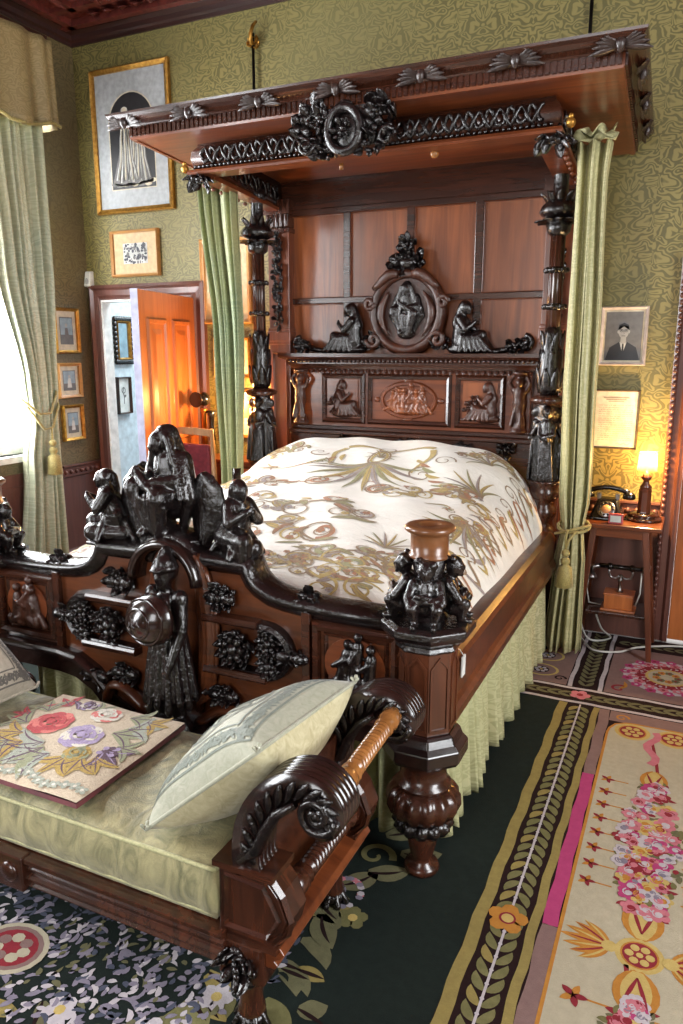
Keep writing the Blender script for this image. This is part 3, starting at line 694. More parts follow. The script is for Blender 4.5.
def putto():
    m = MB()
    m.ell((0, -.005, .055), (.036, .032, .035)); m.cap((0, 0, .05), .032, (0, .005, .105), .03); m.ell((0, -.02, .07), (.026, .02, .024))
    face(m, (0, -.012, .16), .029)
    for i in range(11): m.ell((.027 * cos(i * 2.4) * .9, .003 + .012 * sin(i * 1.3), .172 + .018 * abs(sin(i * 1.9))), .011, 6, 4)
    for s in (1, -1):
        m.ell((s * .034, .002, .118), (.02, .018, .018)); m.cap((s * .038, .0, .115), .017, (s * .05, -.03, .075), .014); m.cap((s * .05, -.03, .075), .013, (s * -.012, -.045, .085 + .008 * s), .01)
        hand(m, (s * -.01, -.046, .086 + .008 * s), (-s, -.1, .1), .008)
        m.cap((s * .022, -.01, .04), .024, (s * .036, -.045, .058), .02); m.cap((s * .036, -.045, .055), .018, (s * .026, -.034, .008), .012); m.cap((s * .026, -.036, .006), .011, (s * .03, -.062, .006), .009)
    return fuse(m, .0042, 2, 'putto')
def seated():
    """robed figure sitting in profile, back at -X, knees and feet towards +X"""
    m = MB(); m.ell((-.02, 0, .02), (.1, .045, .03))
    m.cap((-.05, 0, .06), .045, (-.045, 0, .15), .038); m.cap((-.04, -.01, .055), .038, (.055, -.015, .085), .03); m.cap((.055, -.015, .085), .028, (.075, -.015, .02), .022)
    m.cap((-.03, .015, .05), .036, (.05, .02, .07), .03); m.cap((.05, .02, .07), .027, (.1, .015, .015), .02); m.cap((.1, .0, .012), .016, (.135, -.005, .01), .01)
    for i in range(6): m.cap((-.03 + i * .016, -.04, .08), .009, (-.04 + i * .03, -.045, .012), .011, 6)
    m.cap((-.045, -.035, .16), .022, (-.01, -.05, .115), .017); m.cap((-.01, -.05, .115), .015, (.03, -.03, .15), .011); hand(m, (.03, -.03, .152), (-.1, 0, 1), .008)
    m.cap((-.045, .03, .16), .022, (.01, .035, .11), .016); face(m, (-.02, -.008, .215), .028, (.8, -.5, -.3)); m.ell((-.032, 0, .22), (.032, .03, .034)); m.cap((-.04, 0, .22), .026, (-.065, 0, .14), .03)
    return fuse(m, .005, 3, 'seated_figure')
def caryatid():
    m = MB(); m.lathe([(.04, 0), (.045, .01), (.032, .03), (.03, .05)], seg=12); m.cap((0, 0, .05), .022, (0, -.005, .15), .034)
    folds(m, ((0, -.02, .15), (0, -.02, .04)), .009, 5, .04)
    m.cap((0, -.005, .15), .03, (0, -.005, .2), .032); face(m, (0, -.015, .245), .022); m.ell((0, -.004, .252), (.025, .024, .024))
    for s in (1, -1): m.cap((s * .03, 0, .205), .014, (s * .05, -.01, .245), .011); m.cap((s * .05, -.01, .245), .01, (s * .03, 0, .278), .009); hand(m, (s * .03, 0, .278), (-s, 0, .3), .006)
    m.lathe([(.02, .275), (.038, .285), (.042, .298)], seg=12)
    return fuse(m, .005, 2, 'caryatid')
def draped_cluster():
    """three robed women back to back under a ring, for the head posts"""
    m = MB(); m.lathe([(.05, 0), (.05, .4)], seg=12)
    for q in range(4):
        a = -pi / 2 + q * pi / 2; c, s = cos(a), sin(a)
        def T(p, c=c, s=s): return (-p[1] * c - p[0] * s, -p[1] * s + p[0] * c, p[2])
        o = MB(); o.cap((0, -.045, .0), .036, (0, -.05, .2), .03); o.cap((0, -.05, .2), .03, (0, -.05, .29), .028); o.ell((0, -.056, .25), (.03, .024, .03))
        for i in range(5): o.cap(((i - 2) * .011, -.072, .19), .007, ((i - 2) * .018, -.082, .01), .009, 6)
        for k in (1, -1): o.cap((k * .032, -.045, .285), .014, (k * .036, -.07, .235), .011); o.cap((k * .036, -.07, .235), .01, (-k * .004, -.088, .22 + .01 * k), .008)
        face(o, (0, -.058, .345), .024); o.ell((0, -.046, .352), (.028, .026, .028)); o.cap((0, -.03, .35), .028, (0, -.02, .26), .03)
        m.merge(o, lambda p: T(p))
    return fuse(m, .0055, 3, 'draped_women')
def relief(seed, n=3, wd=.1):
    """small crowd in low relief inside a roundel"""
    r_ = random.Random(seed); m = MB()
    for i in range(n):
        x = (i - (n - 1) / 2) * wd * 1.5 / n; h = .09 + .03 * (i == n // 2) + r_.uniform(-.01, .01); lean = r_.uniform(-.03, .03)
        m.cap((x, 0, -.07), .02, (x + lean, 0, -.07 + h), .02); m.ell((x + lean * 1.2, -.008, -.07 + h + .035), .017, 8, 6)
        m.cap((x, -.01, -.06), .014, (x + r_.uniform(-.05, .05), -.015, -.08), .012); m.cap((x + lean, -.012, -.085 + h), .011, (x + lean + r_.uniform(-.05, .05), -.018, -.07 + h * .6), .009)
        m.cap((x + .02, -.006, -.05), .012, (x + .04, -.006, -.085), .014)
    for i in range(6): m.ell(((r_.random() - .5) * wd * 1.7, 0, -.085 + .015 * r_.random()), (.025, .014, .016), 7, 5)
    return fuse(m, .0045, 2, 'relief')
MAD, KNE, KNI, PUT, SEA, CAR, DRA = madonna(), kneeler(), knight(), putto(), seated(), caryatid(), draped_cluster()
REL = [relief(k, n, .1) for k, n in ((2, 3), (5, 4), (8, 3), (11, 5))]

# ---- footboard
def half_out():
    p = [(0, .955), (.03, .952), (.06, .938), (.085, .912), (.095, .893), (.285, .893), (.292, .872), (.305, .848), (.33, .826), (.37, .807), (.42, .797), (.50, .79), (.60, .787), (.80, .787)]
    return p
HO = half_out()
top = [(BX - a, b) for a, b in reversed(HO)] + [(BX + a, b) for a, b in HO[1:]]
HB = [(.80, .44), (.5, .44), (.42, .43), (.34, .39), (.28, .33), (.20, .29), (.12, .28)]
bot = [(BX + a, b) for a, b in HB] + [(BX - a, b) for a, b in reversed(HB)]
m = MB(); m.prism(top + bot, 1.895, 1.965)
fb = m.build('footboard', 'mid', bed, .004)
m = MB()
m.sweep([(x, 1.93, z + .002) for x, z in top], [(.0, -.06), (.012, -.062), (.022, -.05), (.028, -.03), (.03, 0), (.028, .03), (.022, .05), (.012, .062), (0, .06), (-.022, .04), (-.03, .036), (-.03, -.036), (-.022, -.04)], (0, -1, 0), sm=True)
m.build('top_rail', 'ebony', fb)
for sl in (slice(0, 6), slice(-6, None)):
    m = MB(); m.sweep([(x, 1.93, z) for x, z in bot[sl]], [(-.03, -.05), (.03, -.06), (.03, .06), (-.03, .05)], (0, -1, 0)); q = bot[:5] if sl.start == 0 else bot[-5:]
    m.sweep([(x, 1.90, z + .045) for x, z in q], ovo(.04, .05), (0, -1, 0)); m.build('bottom_rail', 'ebonyarm', fb)
for s in (1, -1):
    x0, x1, z0, z1 = BX + s * .53, BX + s * .785, .53, .745
    if s < 0: x0, x1 = x1, x0
    m = MB(); m.sweep(rect(x0, x1, z0, z1, 1.895), [(-.014, 0), (-.01, -.018), (.004, -.022), (.012, -.012), (.016, 0)], (0, 1, 0), closed=True)
    m.sweep(rect(x0 + .03, x1 - .03, z0 + .025, z1 - .022, 1.895), [(-.008, 0), (0, -.008), (.008, 0)], (0, 1, 0), closed=True)
    cx, cz = (x0 + x1) / 2, (z0 + z1) / 2
    m.build('side_panel', 'dark', fb)
    m = MB(); m.prism([(cx + .098 * cos(2 * pi * i / 28), cz + .086 * sin(2 * pi * i / 28)) for i in range(28)], 1.886, 1.896); m.build('roundel', 'red', fb)
    placed(REL[0 if s > 0 else 1], 'roundel_relief', 'ebony' if s > 0 else 'carved', fb, (cx, 1.884, cz + .01), sc=.95)
    m = MB(); m.box(BX + s * .5 - .014, BX + s * .5 + .014, 1.875, 1.9, .45, .785); m.build('stile', 'dark', fb, .003)
    # pill-shaped cartouche with ledges
    path = [(BX + s * .15, 1.895, .715)] + [(BX + s * (.36 + .085 * sin(a)), 1.895, .635 + .08 * cos(a)) for a in [pi * i / 12 for i in range(13)]] + [(BX + s * .15, 1.895, .55)]
    m = MB(); m.sweep(path if s > 0 else path, [(-.016, 0), (-.012, -.03), (0, -.038), (.01, -.026), (.018, 0)], (0, 1, 0)); m.build('cartouche_rim', 'ebony', fb)
    m = MB(); m.sweep([(BX + s * .14, 1.885, .548), (BX + s * .37, 1.885, .548)], [(-.012, -.03), (.004, -.036), (.012, -.03), (.012, .01), (-.012, .01)], (0, 1, 0)); m.build('ledge', 'dark', fb)
    m = MB(); m.sweep([(BX + s * .14, 1.885, .722), (BX + s * .34, 1.885, .722)], [(-.012, -.03), (.004, -.036), (.012, -.03), (.012, .01), (-.012, .01)], (0, 1, 0)); m.build('ledge', 'dark', fb)
    for j, (dx, z, rx, rz, n) in enumerate(((.25, .632, .07, .058, 16), (.375, .63, .05, .075, 15), (.455, .635, .035, .022, 6), (.20, .79, .06, .04, 11), (.2, .46, .06, .032, 10), (.33, .425, .05, .025, 7))):
        m = MB(); foliage(m, (BX + s * dx, 1.885, z), rx, rz, n, 20 + j + (s > 0) * 9, (0, -1, 0), .042, 0, 7)
        if j == 1: rosette(m, (BX + s * dx, 1.875, z + .037), .042, j); rosette(m, (BX + s * dx, 1.875, z - .037), .042, j + 3)
        elif j == 0: rosette(m, (BX + s * dx, 1.872, z), .062, j)
        else: rosette(m, (BX + s * dx, 1.875, z), min(rx, rz) * 1.1, j); m.ell((BX + s * dx + .03, 1.87, z), (.03, .02, .02)); m.ell((BX + s * dx - .03, 1.87, z), (.03, .02, .02))
        m.build('carved_spray', 'ebony', fb)
    if s > 0 or True:
        m = MB(); foliage(m, (BX + s * .5, 1.91, .815), .03, .025, 7, 77, (0, -1, .6), .035, 0, 4); m.ell((BX + s * .5, 1.93, .815), (.03, .035, .022)); m.build('carved_knop', 'ebony', fb)
for s in (1, -1):
    m = MB(); m.sweep([(BX + s * (.10 + .06 * i / 8 + .12 * sin(pi * i / 16)), 1.88, .34 + .075 * sin(pi * i / 9)) for i in range(10)], ovo(.035, .04), (0, -1, 0), sm=True); m.build('arched_bracket', 'mid', fb)
# arch moulding behind the knight
m = MB(); m.sweep([(BX + .125 * sin(a), 1.885, .82 + .125 * cos(a)) for a in [-pi / 2 + pi * i / 16 for i in range(17)]], [(-.02, .01), (-.018, -.035), (-.010, -.05), (.0, -.054), (.010, -.05), (.018, -.035), (.02, .01)], (0, 1, 0), sm=True); m.build('arch_hood', 'ebonyarm', fb)
# ---- figures standing on and against the footboard
MADN = MAD.copy(); MADN.transform(Matrix.Diagonal((.84, .9, 1.02, 1)))
f = placed(MADN, 'madonna', 'ebony', bed, (BX - .035, 1.935, .935), R(-14), 1.0)
m = MB(); m.prism([(BX + .105 * cos(2 * pi * i / 20), 1.935 + .075 * sin(2 * pi * i / 20)) for i in range(20)], .92, .955, 'Z'); m.build('plinth', 'ebony', f, .004)
for s in (1, -1):
    loc = (BX + s * (.235 if s > 0 else .285), 1.94, .905)
    f = placed(KNE, 'kneeling_angel', 'ebony', bed, loc, R(62) * s, .96)
    for q in (1, -1):
        w_ = wing(.28, .12); rz = R(62) * s
        w_.xf(lambda p: Matrix.Rotation(R(28) * -q, 3, 'Z') @ Vector((p.x * q, p.y, p.z))).xf(lambda p: Matrix.Rotation(rz, 3, 'Z') @ (p + Vector((q * .012, .035, .14))) + Vector(loc)); w_.build('wing', 'ebony', f)
    m = MB(); m.box(loc[0] - .07, loc[0] + .07, 1.89, 1.975, .895, .908); m.build('plinth', 'ebony', f, .004)
KX, KY = BX + .05, 1.80
KNI.transform(Matrix.Diagonal((.8, .85, 1.0, 1)))
f = placed(KNI, 'winged_knight', 'ebony', bed, (KX, KY, .33), R(-8))
m = MB(); m.lathe([(.11, 0), (.108, .01), (.1, .03), (.075, .055), (.04, .07), (.012, .078), (.004, .079)], (0, 0, 0), 22, mat=Matrix.Rotation(R(90), 4, 'X'))
for r_ in (.095, .06): m.rings([[Vector(((r_ + .006 * cos(b)) * cos(a), -.035 - (.095 - r_) * .7 + .006 * sin(b), (r_ + .006 * cos(b)) * sin(a))) for b in [pi * 2 * j / 6 for j in range(6)]] for a in [2 * pi * i / 24 for i in range(25)]], cap=False)
for i in range(5): m.tube([((i - 2) * .022, -.055 + .004 * abs(i - 2) ** 2, -.06), ((i - 2) * .022, -.082 + .004 * abs(i - 2) ** 2, 0), ((i - 2) * .022, -.055 + .004 * abs(i - 2) ** 2, .06)], .004, 6)
m.xf(lambda p: Matrix.Rotation(R(-22), 3, 'Y') @ Vector((p.x * .9, p.y * .95, p.z * .74))).xf(lambda p: Matrix.Rotation(R(-14), 3, 'Z') @ p + Vector((KX + .022, KY - .095, .755))); m.build('shield', 'ebonyarm', f)
for q in (1, -1):
    n, k = 16, 13; rg = []
    for i in range(n + 1):
        t = i / n; z = .90 - .50 * t; c0 = .045 + .015 * sin(pi * t); c1 = .065 + .075 * sin(pi * min(1, .1 + .86 * t)) ** .8 - .01 * t
        if t > .93: c1 = c0 + .01
        fr = [(KX + q * (c0 + (c1 - c0) * j / k), KY + .075 - .012 * sin(j / k * pi) - .006 * abs(sin(j / k * pi * 4)) * (t > .2), z + .03 * sin(pi * j / k) * (t < .15) - .02 * (j / k)) for j in range(k + 1)]
        rg.append(fr + [(x, y + .022, zz) for x, y, zz in reversed(fr)])
    MB().rings(rg).tube([r[k] for r in rg], .008, 7).build('wing', 'mid', f)
m = MB(); m.lathe([(.06, 0), (.085, .01), (.1, .03), (.09, .05), (.12, .065), (.125, .09), (.09, .1)], (KX, KY + .03, .25), 16); foliage(m, (KX, KY - .06, .31), .11, .04, 14, 5, (0, -1, 0), .05, 0, 8); m.build('bracket', 'ebony', f)

# ---- front posts
def front_post(px):
    p = MB(); p.lathe([(.05, 0), (.055, .012), (.05, .024), (.03, .032), (.034, .05), (.05, .125), (.044, .14)], (px, FYB, 0), 22)
    o = p.build('front_post', 'darkz', bed)
    m = MB(); m.lathe([(.05, .135), (.075, .145), (.088, .165), (.08, .185), (.06, .192)], (px, FYB, 0), 60, flute=(12, .16, .14, .19)); m.build('lower_lobes', 'ebony', o)
    m = MB(); m.lathe([(.065, .19), (.095, .205), (.108, .235), (.106, .262), (.09, .285), (.07, .292)], (px, FYB, 0), 64, flute=(14, .12, .195, .288)); m.lathe([(.07, .288), (.082, .294), (.082, .302), (.068, .308), (.068, .365), (.08, .372), (.088, .38)], (px, FYB, 0), 22); m.build('bulb', 'darkz', o)
    m = MB(); m.lathe([(.085, .375), (.118, .392), (.128, .405), (.128, .438), (.112, .455), (.104, .475), (.094, .485)], (px, FYB, 0), 8, sm=False, ph=pi / 8); m.build('octagonal_base', 'ebonyarm', o, .004)
    m = MB(); m.lathe([(.088, .48), (.088, .745)], (px, FYB, 0), 8, sm=False, ph=pi / 8)
    for i in range(8):
        a = 2 * pi * i / 8; c = Vector((px + .0815 * cos(a), FYB + .0815 * sin(a), 0)); t_ = Vector((-sin(a), cos(a), 0)); nn = Vector((cos(a), sin(a), 0))
        m.sweep([c + t_ * -.026 + Vector((0, 0, .5)), c + t_ * .026 + Vector((0, 0, .5)), c + t_ * .026 + Vector((0, 0, .685)), c + Vector((0, 0, .715)), c + t_ * -.026 + Vector((0, 0, .685))], [(-.003, -.002), (-.003, .004), (.003, .004), (.003, -.002)], nn, closed=True)
    m.build('octagonal_shaft', 'midz', o)
    m = MB(); m.lathe([(.09, .728), (.1, .735), (.092, .748), (.105, .757), (.13, .772), (.138, .785), (.138, .802), (.12, .812), (.05, .814)], (px, FYB, 0), 8, sm=False, ph=pi / 8); m.build('octagonal_cap', 'ebony', o, .003)
    m = MB(); m.lathe([(.06, .81), (.045, .84), (.04, .93), (.05, .985), (.045, .99)], (px, FYB, 0), 16); m.build('core', 'ebony', o)
    for q in range(4):
        a = pi * q / 2 + R(12); placed(PUT, 'putto', 'ebony', o, (px + .06 * sin(a), FYB - .06 * cos(a), .812), a, .95)
    m = MB(); m.lathe([(.05, .985), (.058, .99), (.058, .996), (.053, 1.0), (.053, 1.052), (.058, 1.058), (.07, 1.066), (.071, 1.074), (.064, 1.08), (.03, 1.08), (.026, 1.06), (.004, 1.06)], (px, FYB, 0), 26); m.build('candle_cup', 'cup', o, label='plain honey-brown turned cup')
    return o
front_post(BX + HP); front_post(BX - HP)
# ---- side rails and base
for s in (1, -1):
    x = BX + s * (HP + .012)
    m = MB(); prof = [(-.045, .45), (.05, .45), (.058, .462), (.058, .488), (.046, .5), (.038, .515), (.038, .615), (.03, .632), (.012, .645), (-.045, .645)]
    m.rings([[(x + s * a, y, b) for a, b in prof] for y in (FYB + .07, HYB - .05)], 0, False); m.build('side_rail', 'mid', bed, .002)
m = MB(); m.box(BX - .8, BX + .8, 1.99, 4.04, .46, .52); m.build('slat_base', 'dark', bed)
# ---- head posts
def head_post(px):
    m = MB(); m.lathe([(.075, 0), (.075, .5), (.082, .51), (.082, .6)], (px, HYB, 0), 8, sm=False, ph=pi / 8); o = m.build('head_post', 'darkz', bed, .003)
    m = MB(); m.lathe([(.06, .6), (.078, .61), (.08, .64), (.055, .66), (.05, .69), (.07, .72), (.072, .75), (.056, .77), (.06, .8), (.08, .815), (.082, .85), (.07, .87), (.085, .89), (.09, .9), (.05, .9)], (px, HYB, 0), 22); m.build('turned_base', 'darkz', o)
    placed(DRA, 'draped_women', 'ebony', o, (px, HYB, .9), R(8), 1.0)
    m = MB(); m.lathe([(.06, 1.28), (.092, 1.295), (.098, 1.31), (.07, 1.325), (.05, 1.33)], (px, HYB, 0), 22); m.build('collar', 'darkz', o)
    m = MB(); m.lathe([(.04, 1.32), (.056, 1.36), (.062, 1.43), (.055, 1.53), (.044, 1.62), (.036, 1.66)], (px, HYB, 0), 20)
    for k in range(3):
        for i in range(7): a = 2 * pi * (i + .5 * (k % 2)) / 7; m.leaf((px + (.05 - .004 * k) * cos(a), HYB + (.05 - .004 * k) * sin(a), 1.34 + .09 * k), (.06 * (1 - k) * cos(a), .06 * (1 - k) * sin(a), 1), (cos(a), sin(a), 0), .125, .05, .06 if k < 2 else .16)
    m.build('acanthus_vase', 'ebony', o)
    m = MB(); m.lathe([(.034, 1.6), (.032, 2.12)], (px, HYB, 0), 48, flute=(10, .18, 1.0, 3)); 
    m.build('fluted_shaft', 'darkz', o)
    for z in (1.755, 1.925):
        m = MB(); m.lathe([(.034, z - .016), (.052, z - .008), (.056, z), (.052, z + .008), (.034, z + .016)], (px, HYB, 0), 18)
        for i in range(8): m.ell((px + .05 * cos(i * .785), HYB + .05 * sin(i * .785), z), .014, 6, 4)
        m.build('shaft_ring', 'ebony', o)
    m = MB(); m.lathe([(.035, 2.08), (.055, 2.1), (.06, 2.13), (.04, 2.15), (.05, 2.16), (.085, 2.175), (.096, 2.19), (.085, 2.215), (.05, 2.25), (.036, 2.27), (.034, 2.36), (.048, 2.38), (.05, 2.425)], (px, HYB, 0), 20)
    for i in range(9): a = 2 * pi * i / 9; m.leaf((px + .035 * cos(a), HYB + .035 * sin(a), 2.14), (cos(a), sin(a), .6), (cos(a), sin(a), -.5), .085, .05, .4); m.leaf((px + .05 * cos(a), HYB + .05 * sin(a), 2.22), (.3 * cos(a), .3 * sin(a), 1), (cos(a), sin(a), 0), .07, .035, .3)
    m.build('post_capital', 'ebony', o)
    return o
head_post(BX + HP - .03); head_post(BX - HP + .03)
# ---- panelled back and headboard
BK = 4.12
m = MB(); m.box(BX - .8, BX + .8, BK, BK + .04, .25, 2.55); back = m.build('back_board', 'panel', bed)
m = MB()
for x in (-.78, -.385, 0, .385, .78): m.box(BX + x - .022, BX + x + .022, BK - .018, BK + .002, 1.5, 2.34)
m.box(BX - .8, BX + .8, BK - .019, BK + .002, 1.815, 1.85); m.box(BX - .8, BX + .8, BK - .024, BK + .002, 2.31, 2.345)
m.build('panel_stiles', 'dark', back, .004)
for i in range(4):
    for z0, z1 in ((1.52, 1.815), (1.85, 2.31)):
        x0 = BX + (-.78, -.385, 0, .385)[i] + .022; m = MB(); m.sweep(rect(x0, x0 + .355, z0, z1, BK), [(-.004, 0), (-.004, -.014), (.006, -.012), (.016, 0)], (0, 1, 0), closed=True); m.build('panel_moulding', 'red', back)
m = MB(); m.box(BX - .8, BX + .8, BK - .03, BK + .002, 2.345, 2.56); m.build('top_frieze', 'dark', back)
for s in (1, -1):
    x = BX + s * .81; m = MB(); m.box(x - .07, x + .07, 4.06, 4.16, 0, 2.24); pl = m.build('pilaster', 'redz', bed, .004)
    m = MB(); m.box(x - .08, x + .08, 4.045, 4.165, 1.6, 1.66); m.box(x - .076, x + .076, 4.05, 4.16, 1.58, 1.68); m.build('pilaster_band', 'redz', pl, .006); m = MB(); m.box(x - .08, x + .08, 4.045, 4.165, 0, .2); m.build('pilaster_foot', 'redz', pl, .006)
    m = MB(); m.sweep(rect(x - .045, x + .045, .25, 1.53, 4.06), [(-.008, 0), (0, -.01), (.008, 0)], (0, 1, 0), closed=True); m.build('pilaster_panel', 'redz', pl)
    m = MB()
    for k in range(7): foliage(m, (x, 4.055, 1.73 + k * .075), .03, .045, 7, 40 + k, (0, -1, 0), .04, 0, 3)
    m.build('carved_drop', 'ebony', pl)
    m = MB(); m.box(x - .08, x + .08, 4.04, 4.165, 2.22, 2.245); m.box(x - .075, x + .075, 4.045, 4.16, 2.25, 2.32); m.box(x - .085, x + .085, 4.035, 4.165, 2.32, 2.4)
    for k in range(5): m.tube([(x - .06 + k * .03, 4.045, 2.25), (x - .06 + k * .03, 4.045, 2.32)], .01, 6)
    m.build('pilaster_capital', 'darkz', pl, .003)
HY = 4.06
m = MB(); m.box(BX - .71, BX + .71, HY, BK, .5, 1.45); hb = m.build('headboard', 'red', bed, .004)
m = MB(); prof = [(0, 1.44), (.015, 1.44), (.02, 1.455), (.03, 1.47), (.03, 1.488), (.06, 1.5), (.075, 1.51), (.075, 1.53), (0, 1.53)]
m.rings([[(BX - .71 - a, HY - a, b) for a, b in prof], [(BX + .71 + a, HY - a, b) for a, b in prof]], 0, False)
m.rings([[(BX + s_ * .71 + (a * s_), y, b) for a, b in prof] for s_ in (1,) for y in (HY, BK)], 0, False)
for i in range(56): x = BX - .72 + i * .0262; m.ell((x, HY - .04, 1.487), (.0095, .01, .011), 6, 4)
m.build('cornice', 'dark', hb)
m = MB()
for i in range(40): x = BX - .7 + i * .0359; m.leaf((x, HY - .004, 1.444), (0, -.2, -1), (0, -1, 0), .034, .03, .3)
m.build('leaf_moulding', 'carved', hb)
m = MB(); m.box(BX - .73, BX + .73, HY - .05, BK, 1.06, 1.085); m.box(BX - .72, BX + .72, HY - .03, BK, 1.085, 1.11); m.box(BX - .73, BX + .73, HY - .03, BK, .8, 1.06); m.build('lower_rail', 'dark', hb, .005)
for x in (-.36, 0.02, .36, .6): m = MB(); foliage(m, (BX + x, HY - .03, 1.02), .075 if x < .5 else .04, .025, 12, int(x * 50) + 70, (0, -1, 0), .045, 0, 4); m.build('carved_shell', 'ebony', hb)
for x0, x1, k in ((-.51, -.26, 2), (-.215, .26, 3), (.31, .56, 0)):
    m = MB(); m.sweep(rect(BX + x0, BX + x1, 1.14, 1.40, HY), [(-.016, 0), (-.012, -.014), (.002, -.02), (.012, -.01), (.016, 0)], (0, 1, 0), closed=True); p = m.build('carved_panel', 'dark', hb)
    cx = BX + (x0 + x1) / 2
    if k == 3:
        m = MB(); m.sweep([(cx + .16 * cos(a), HY, 1.27 + .095 * sin(a)) for a in [2 * pi * i / 32 for i in range(32)]], [(-.014, 0), (-.008, -.014), (.006, -.014), (.014, 0)], (0, 1, 0), closed=True)
        m.prism([(cx + .155 * cos(2 * pi * i / 30), 1.27 + .09 * sin(2 * pi * i / 30)) for i in range(30)], HY - .004, HY + .01)
        for s in (1, -1): m.ell((cx + s * .19, HY, 1.27), (.022, .012, .016)); m.ell((cx, HY, 1.27 + s * .11), (.03, .01, .01))
        m.build('oval_medallion', 'red', hb)
        placed(REL[3], 'medallion_relief', 'panel', hb, (cx, HY - .004, 1.275), sc=.9); placed(REL[1], 'medallion_relief', 'panel', hb, (cx + .06, HY - .002, 1.27), sc=.8); placed(REL[0], 'medallion_relief', 'panel', hb, (cx - .08, HY - .002, 1.27), sc=.7)
    else:
        m = MB(); m.box(BX + x0 + .03, BX + x1 - .03, HY - .006, HY + .01, 1.165, 1.375); m.build('panel_ground', 'panel' if k == 0 else 'red', hb)
        placed(SEA, 'panel_relief', 'carved', hb, (cx + .02, HY - .002, 1.165), sc=.86, mirror=(k == 0)); m = MB(); foliage(m, (cx - .04, HY - .008, 1.24), .05, .07, 12, 31 + k, (0, -1, 0), .035, 0, 5); m.build('panel_foliage', 'carved', hb)
for s in (1, -1):
    placed(CAR, 'caryatid', 'carved', hb, (BX + s * .655, HY - .03, 1.115), sc=1.08)
    placed(SEA, 'seated_figure', 'ebony', hb, (BX + s * .37, HY + .0, 1.53), sc=1.12, mirror=(s < 0))
    m = MB(); m.tube([(BX + s * .5, HY, 1.545), (BX + s * .56, HY, 1.55), (BX + s * .62, HY, 1.57), (BX + s * .66, HY, 1.60)], [.012, .016, .02, .02], 8)
    m.tube(spiral(BX + s * .665, 1.585, .04, .008, pi / 2, -1.4 * s, 20, HY - .005), .016, 8); foliage(m, (BX + s * .63, HY - .015, 1.57), .06, .035, 10, 88, (0, -1, 0), .05, 0, 3); m.build('end_scroll', 'ebony', hb)
# crest
cx, cz = BX + .0, 1.755
m = MB(); m.sweep([(cx + .2 * cos(a), HY + .02, cz + .21 * sin(a)) for a in [2 * pi * i / 40 for i in range(40)]], [(-.03, 0), (-.028, -.03), (-.01, -.05), (.012, -.04), (.022, -.02), (.03, 0)], (0, 1, 0), closed=True, sm=True)
m.prism([(cx + .19 * cos(2 * pi * i / 36), cz + .2 * sin(2 * pi * i / 36)) for i in range(36)], HY + .01, HY + .05)
for s in (1, -1):
    m.tube([(cx + s * (.04 + .03 * i + .0 * i), HY - .03, cz + .2 + .02 * sin(i * .9) - .011 * i) for i in range(6)], [.02, .028, .03, .026, .02, .012], 8)
    m.tube(spiral(cx + s * .215, cz + .05, .035, .008, 0, 1.3 * s, 18, HY - .02), .014, 8); m.tube(spiral(cx + s * .19, cz - .15, .045, .008, pi, -1.3 * s, 18, HY - .02), .015, 8)
    m.tube([(cx + s * (.1 + .05 * sin(pi * i / 8)), HY - .012, cz + .11 - .03 * i) for i in range(9)], [.006, .014, .02, .024, .024, .02, .016, .01, .004], 8)
cart = m.build('crest_shield', 'carved', hb)
MADC = MAD.copy(); MADC.transform(Matrix.Diagonal((.9, .45, 1, 1))); placed(MADC, 'crest_figure', 'ebony', hb, (cx, HY + .0, cz - .14), sc=.82)
m = MB(); foliage(m, (cx, HY + .01, cz + .27), .12, .05, 22, 3, (0, -1, .1), .07, 0, 9); foliage(m, (cx, HY + .01, cz + .35), .05, .05, 12, 4, (0, -1, .1), .055, 0, 5); m.leaf((cx, HY, cz + .36), (0, 0, 1), (0, -1, 0), .07, .04, .2)
m.ell((cx, HY - .01, cz + .26), (.05, .03, .03)); m.build('crest_foliage', 'ebony', hb)
m = MB()
for s in (1, -1): foliage(m, (cx + s * .2, HY, cz - .16), .06, .05, 12, 14, (0, -1, 0), .045, 0, 4)
m.build('crest_side_leaves', 'ebony', hb)
# ---- canopy: it tips up a little towards the front
def tilt(p): k = p.y - 3.15; return Vector((BX + (p.x - BX) * (1 - .022 * max(0, k)), p.y, p.z - .03 - .08 * k))
M['greyleaf'] = wood('grey_brown_carving', (36, 26, 24), (64, 48, 43), .3, 'Z', .3, carve=60)  # cove leaves are greyer and lighter than the near-black carving
CW, CF = 1.15, 3.2                                     # half width and front of the dentil band
def uband(m, prof, hw, yf, mi=0, sm=False):
    """moulding round three sides; prof (outward, z)"""
    rg = []
    for c in ((-1, 1), (-1, -1), (1, -1), (1, 1)):
        ring = []
        for a, z in prof: ring.append((BX + c[0] * (hw + a), 4.2 if c[1] > 0 else yf - a, z))
        rg.append(ring)
    return m.rings(rg, 0, sm)
m = MB(); uband(m, [(-.02, 2.60), (0, 2.60), (.004, 2.612), (.004, 2.652), (.012, 2.66), (-.02, 2.66)], CW, CF)
m.box(BX - CW + .02, BX + CW - .02, CF + .02, 4.2, 2.605, 2.625)
can = m.xf(tilt).build('canopy', 'red', bed)
m = MB(); uband(m, [(-.01, 2.652), (.012, 2.652), (.018, 2.658), (.026, 2.661), (.05, 2.666), (.07, 2.676), (.08, 2.688), (.083, 2.697), (-.01, 2.697)], CW, CF)
m.box(BX - CW, BX + CW, CF, 4.2, 2.685, 2.696); m.xf(tilt).build('cove_cornice', 'dark', can)
m = MB(); n = 88
for i in range(n): x = BX - CW + (i + .5) * 2 * CW / n; m.box(x - .008, x + .008, CF - .014, CF, 2.61, 2.652)
n = 36
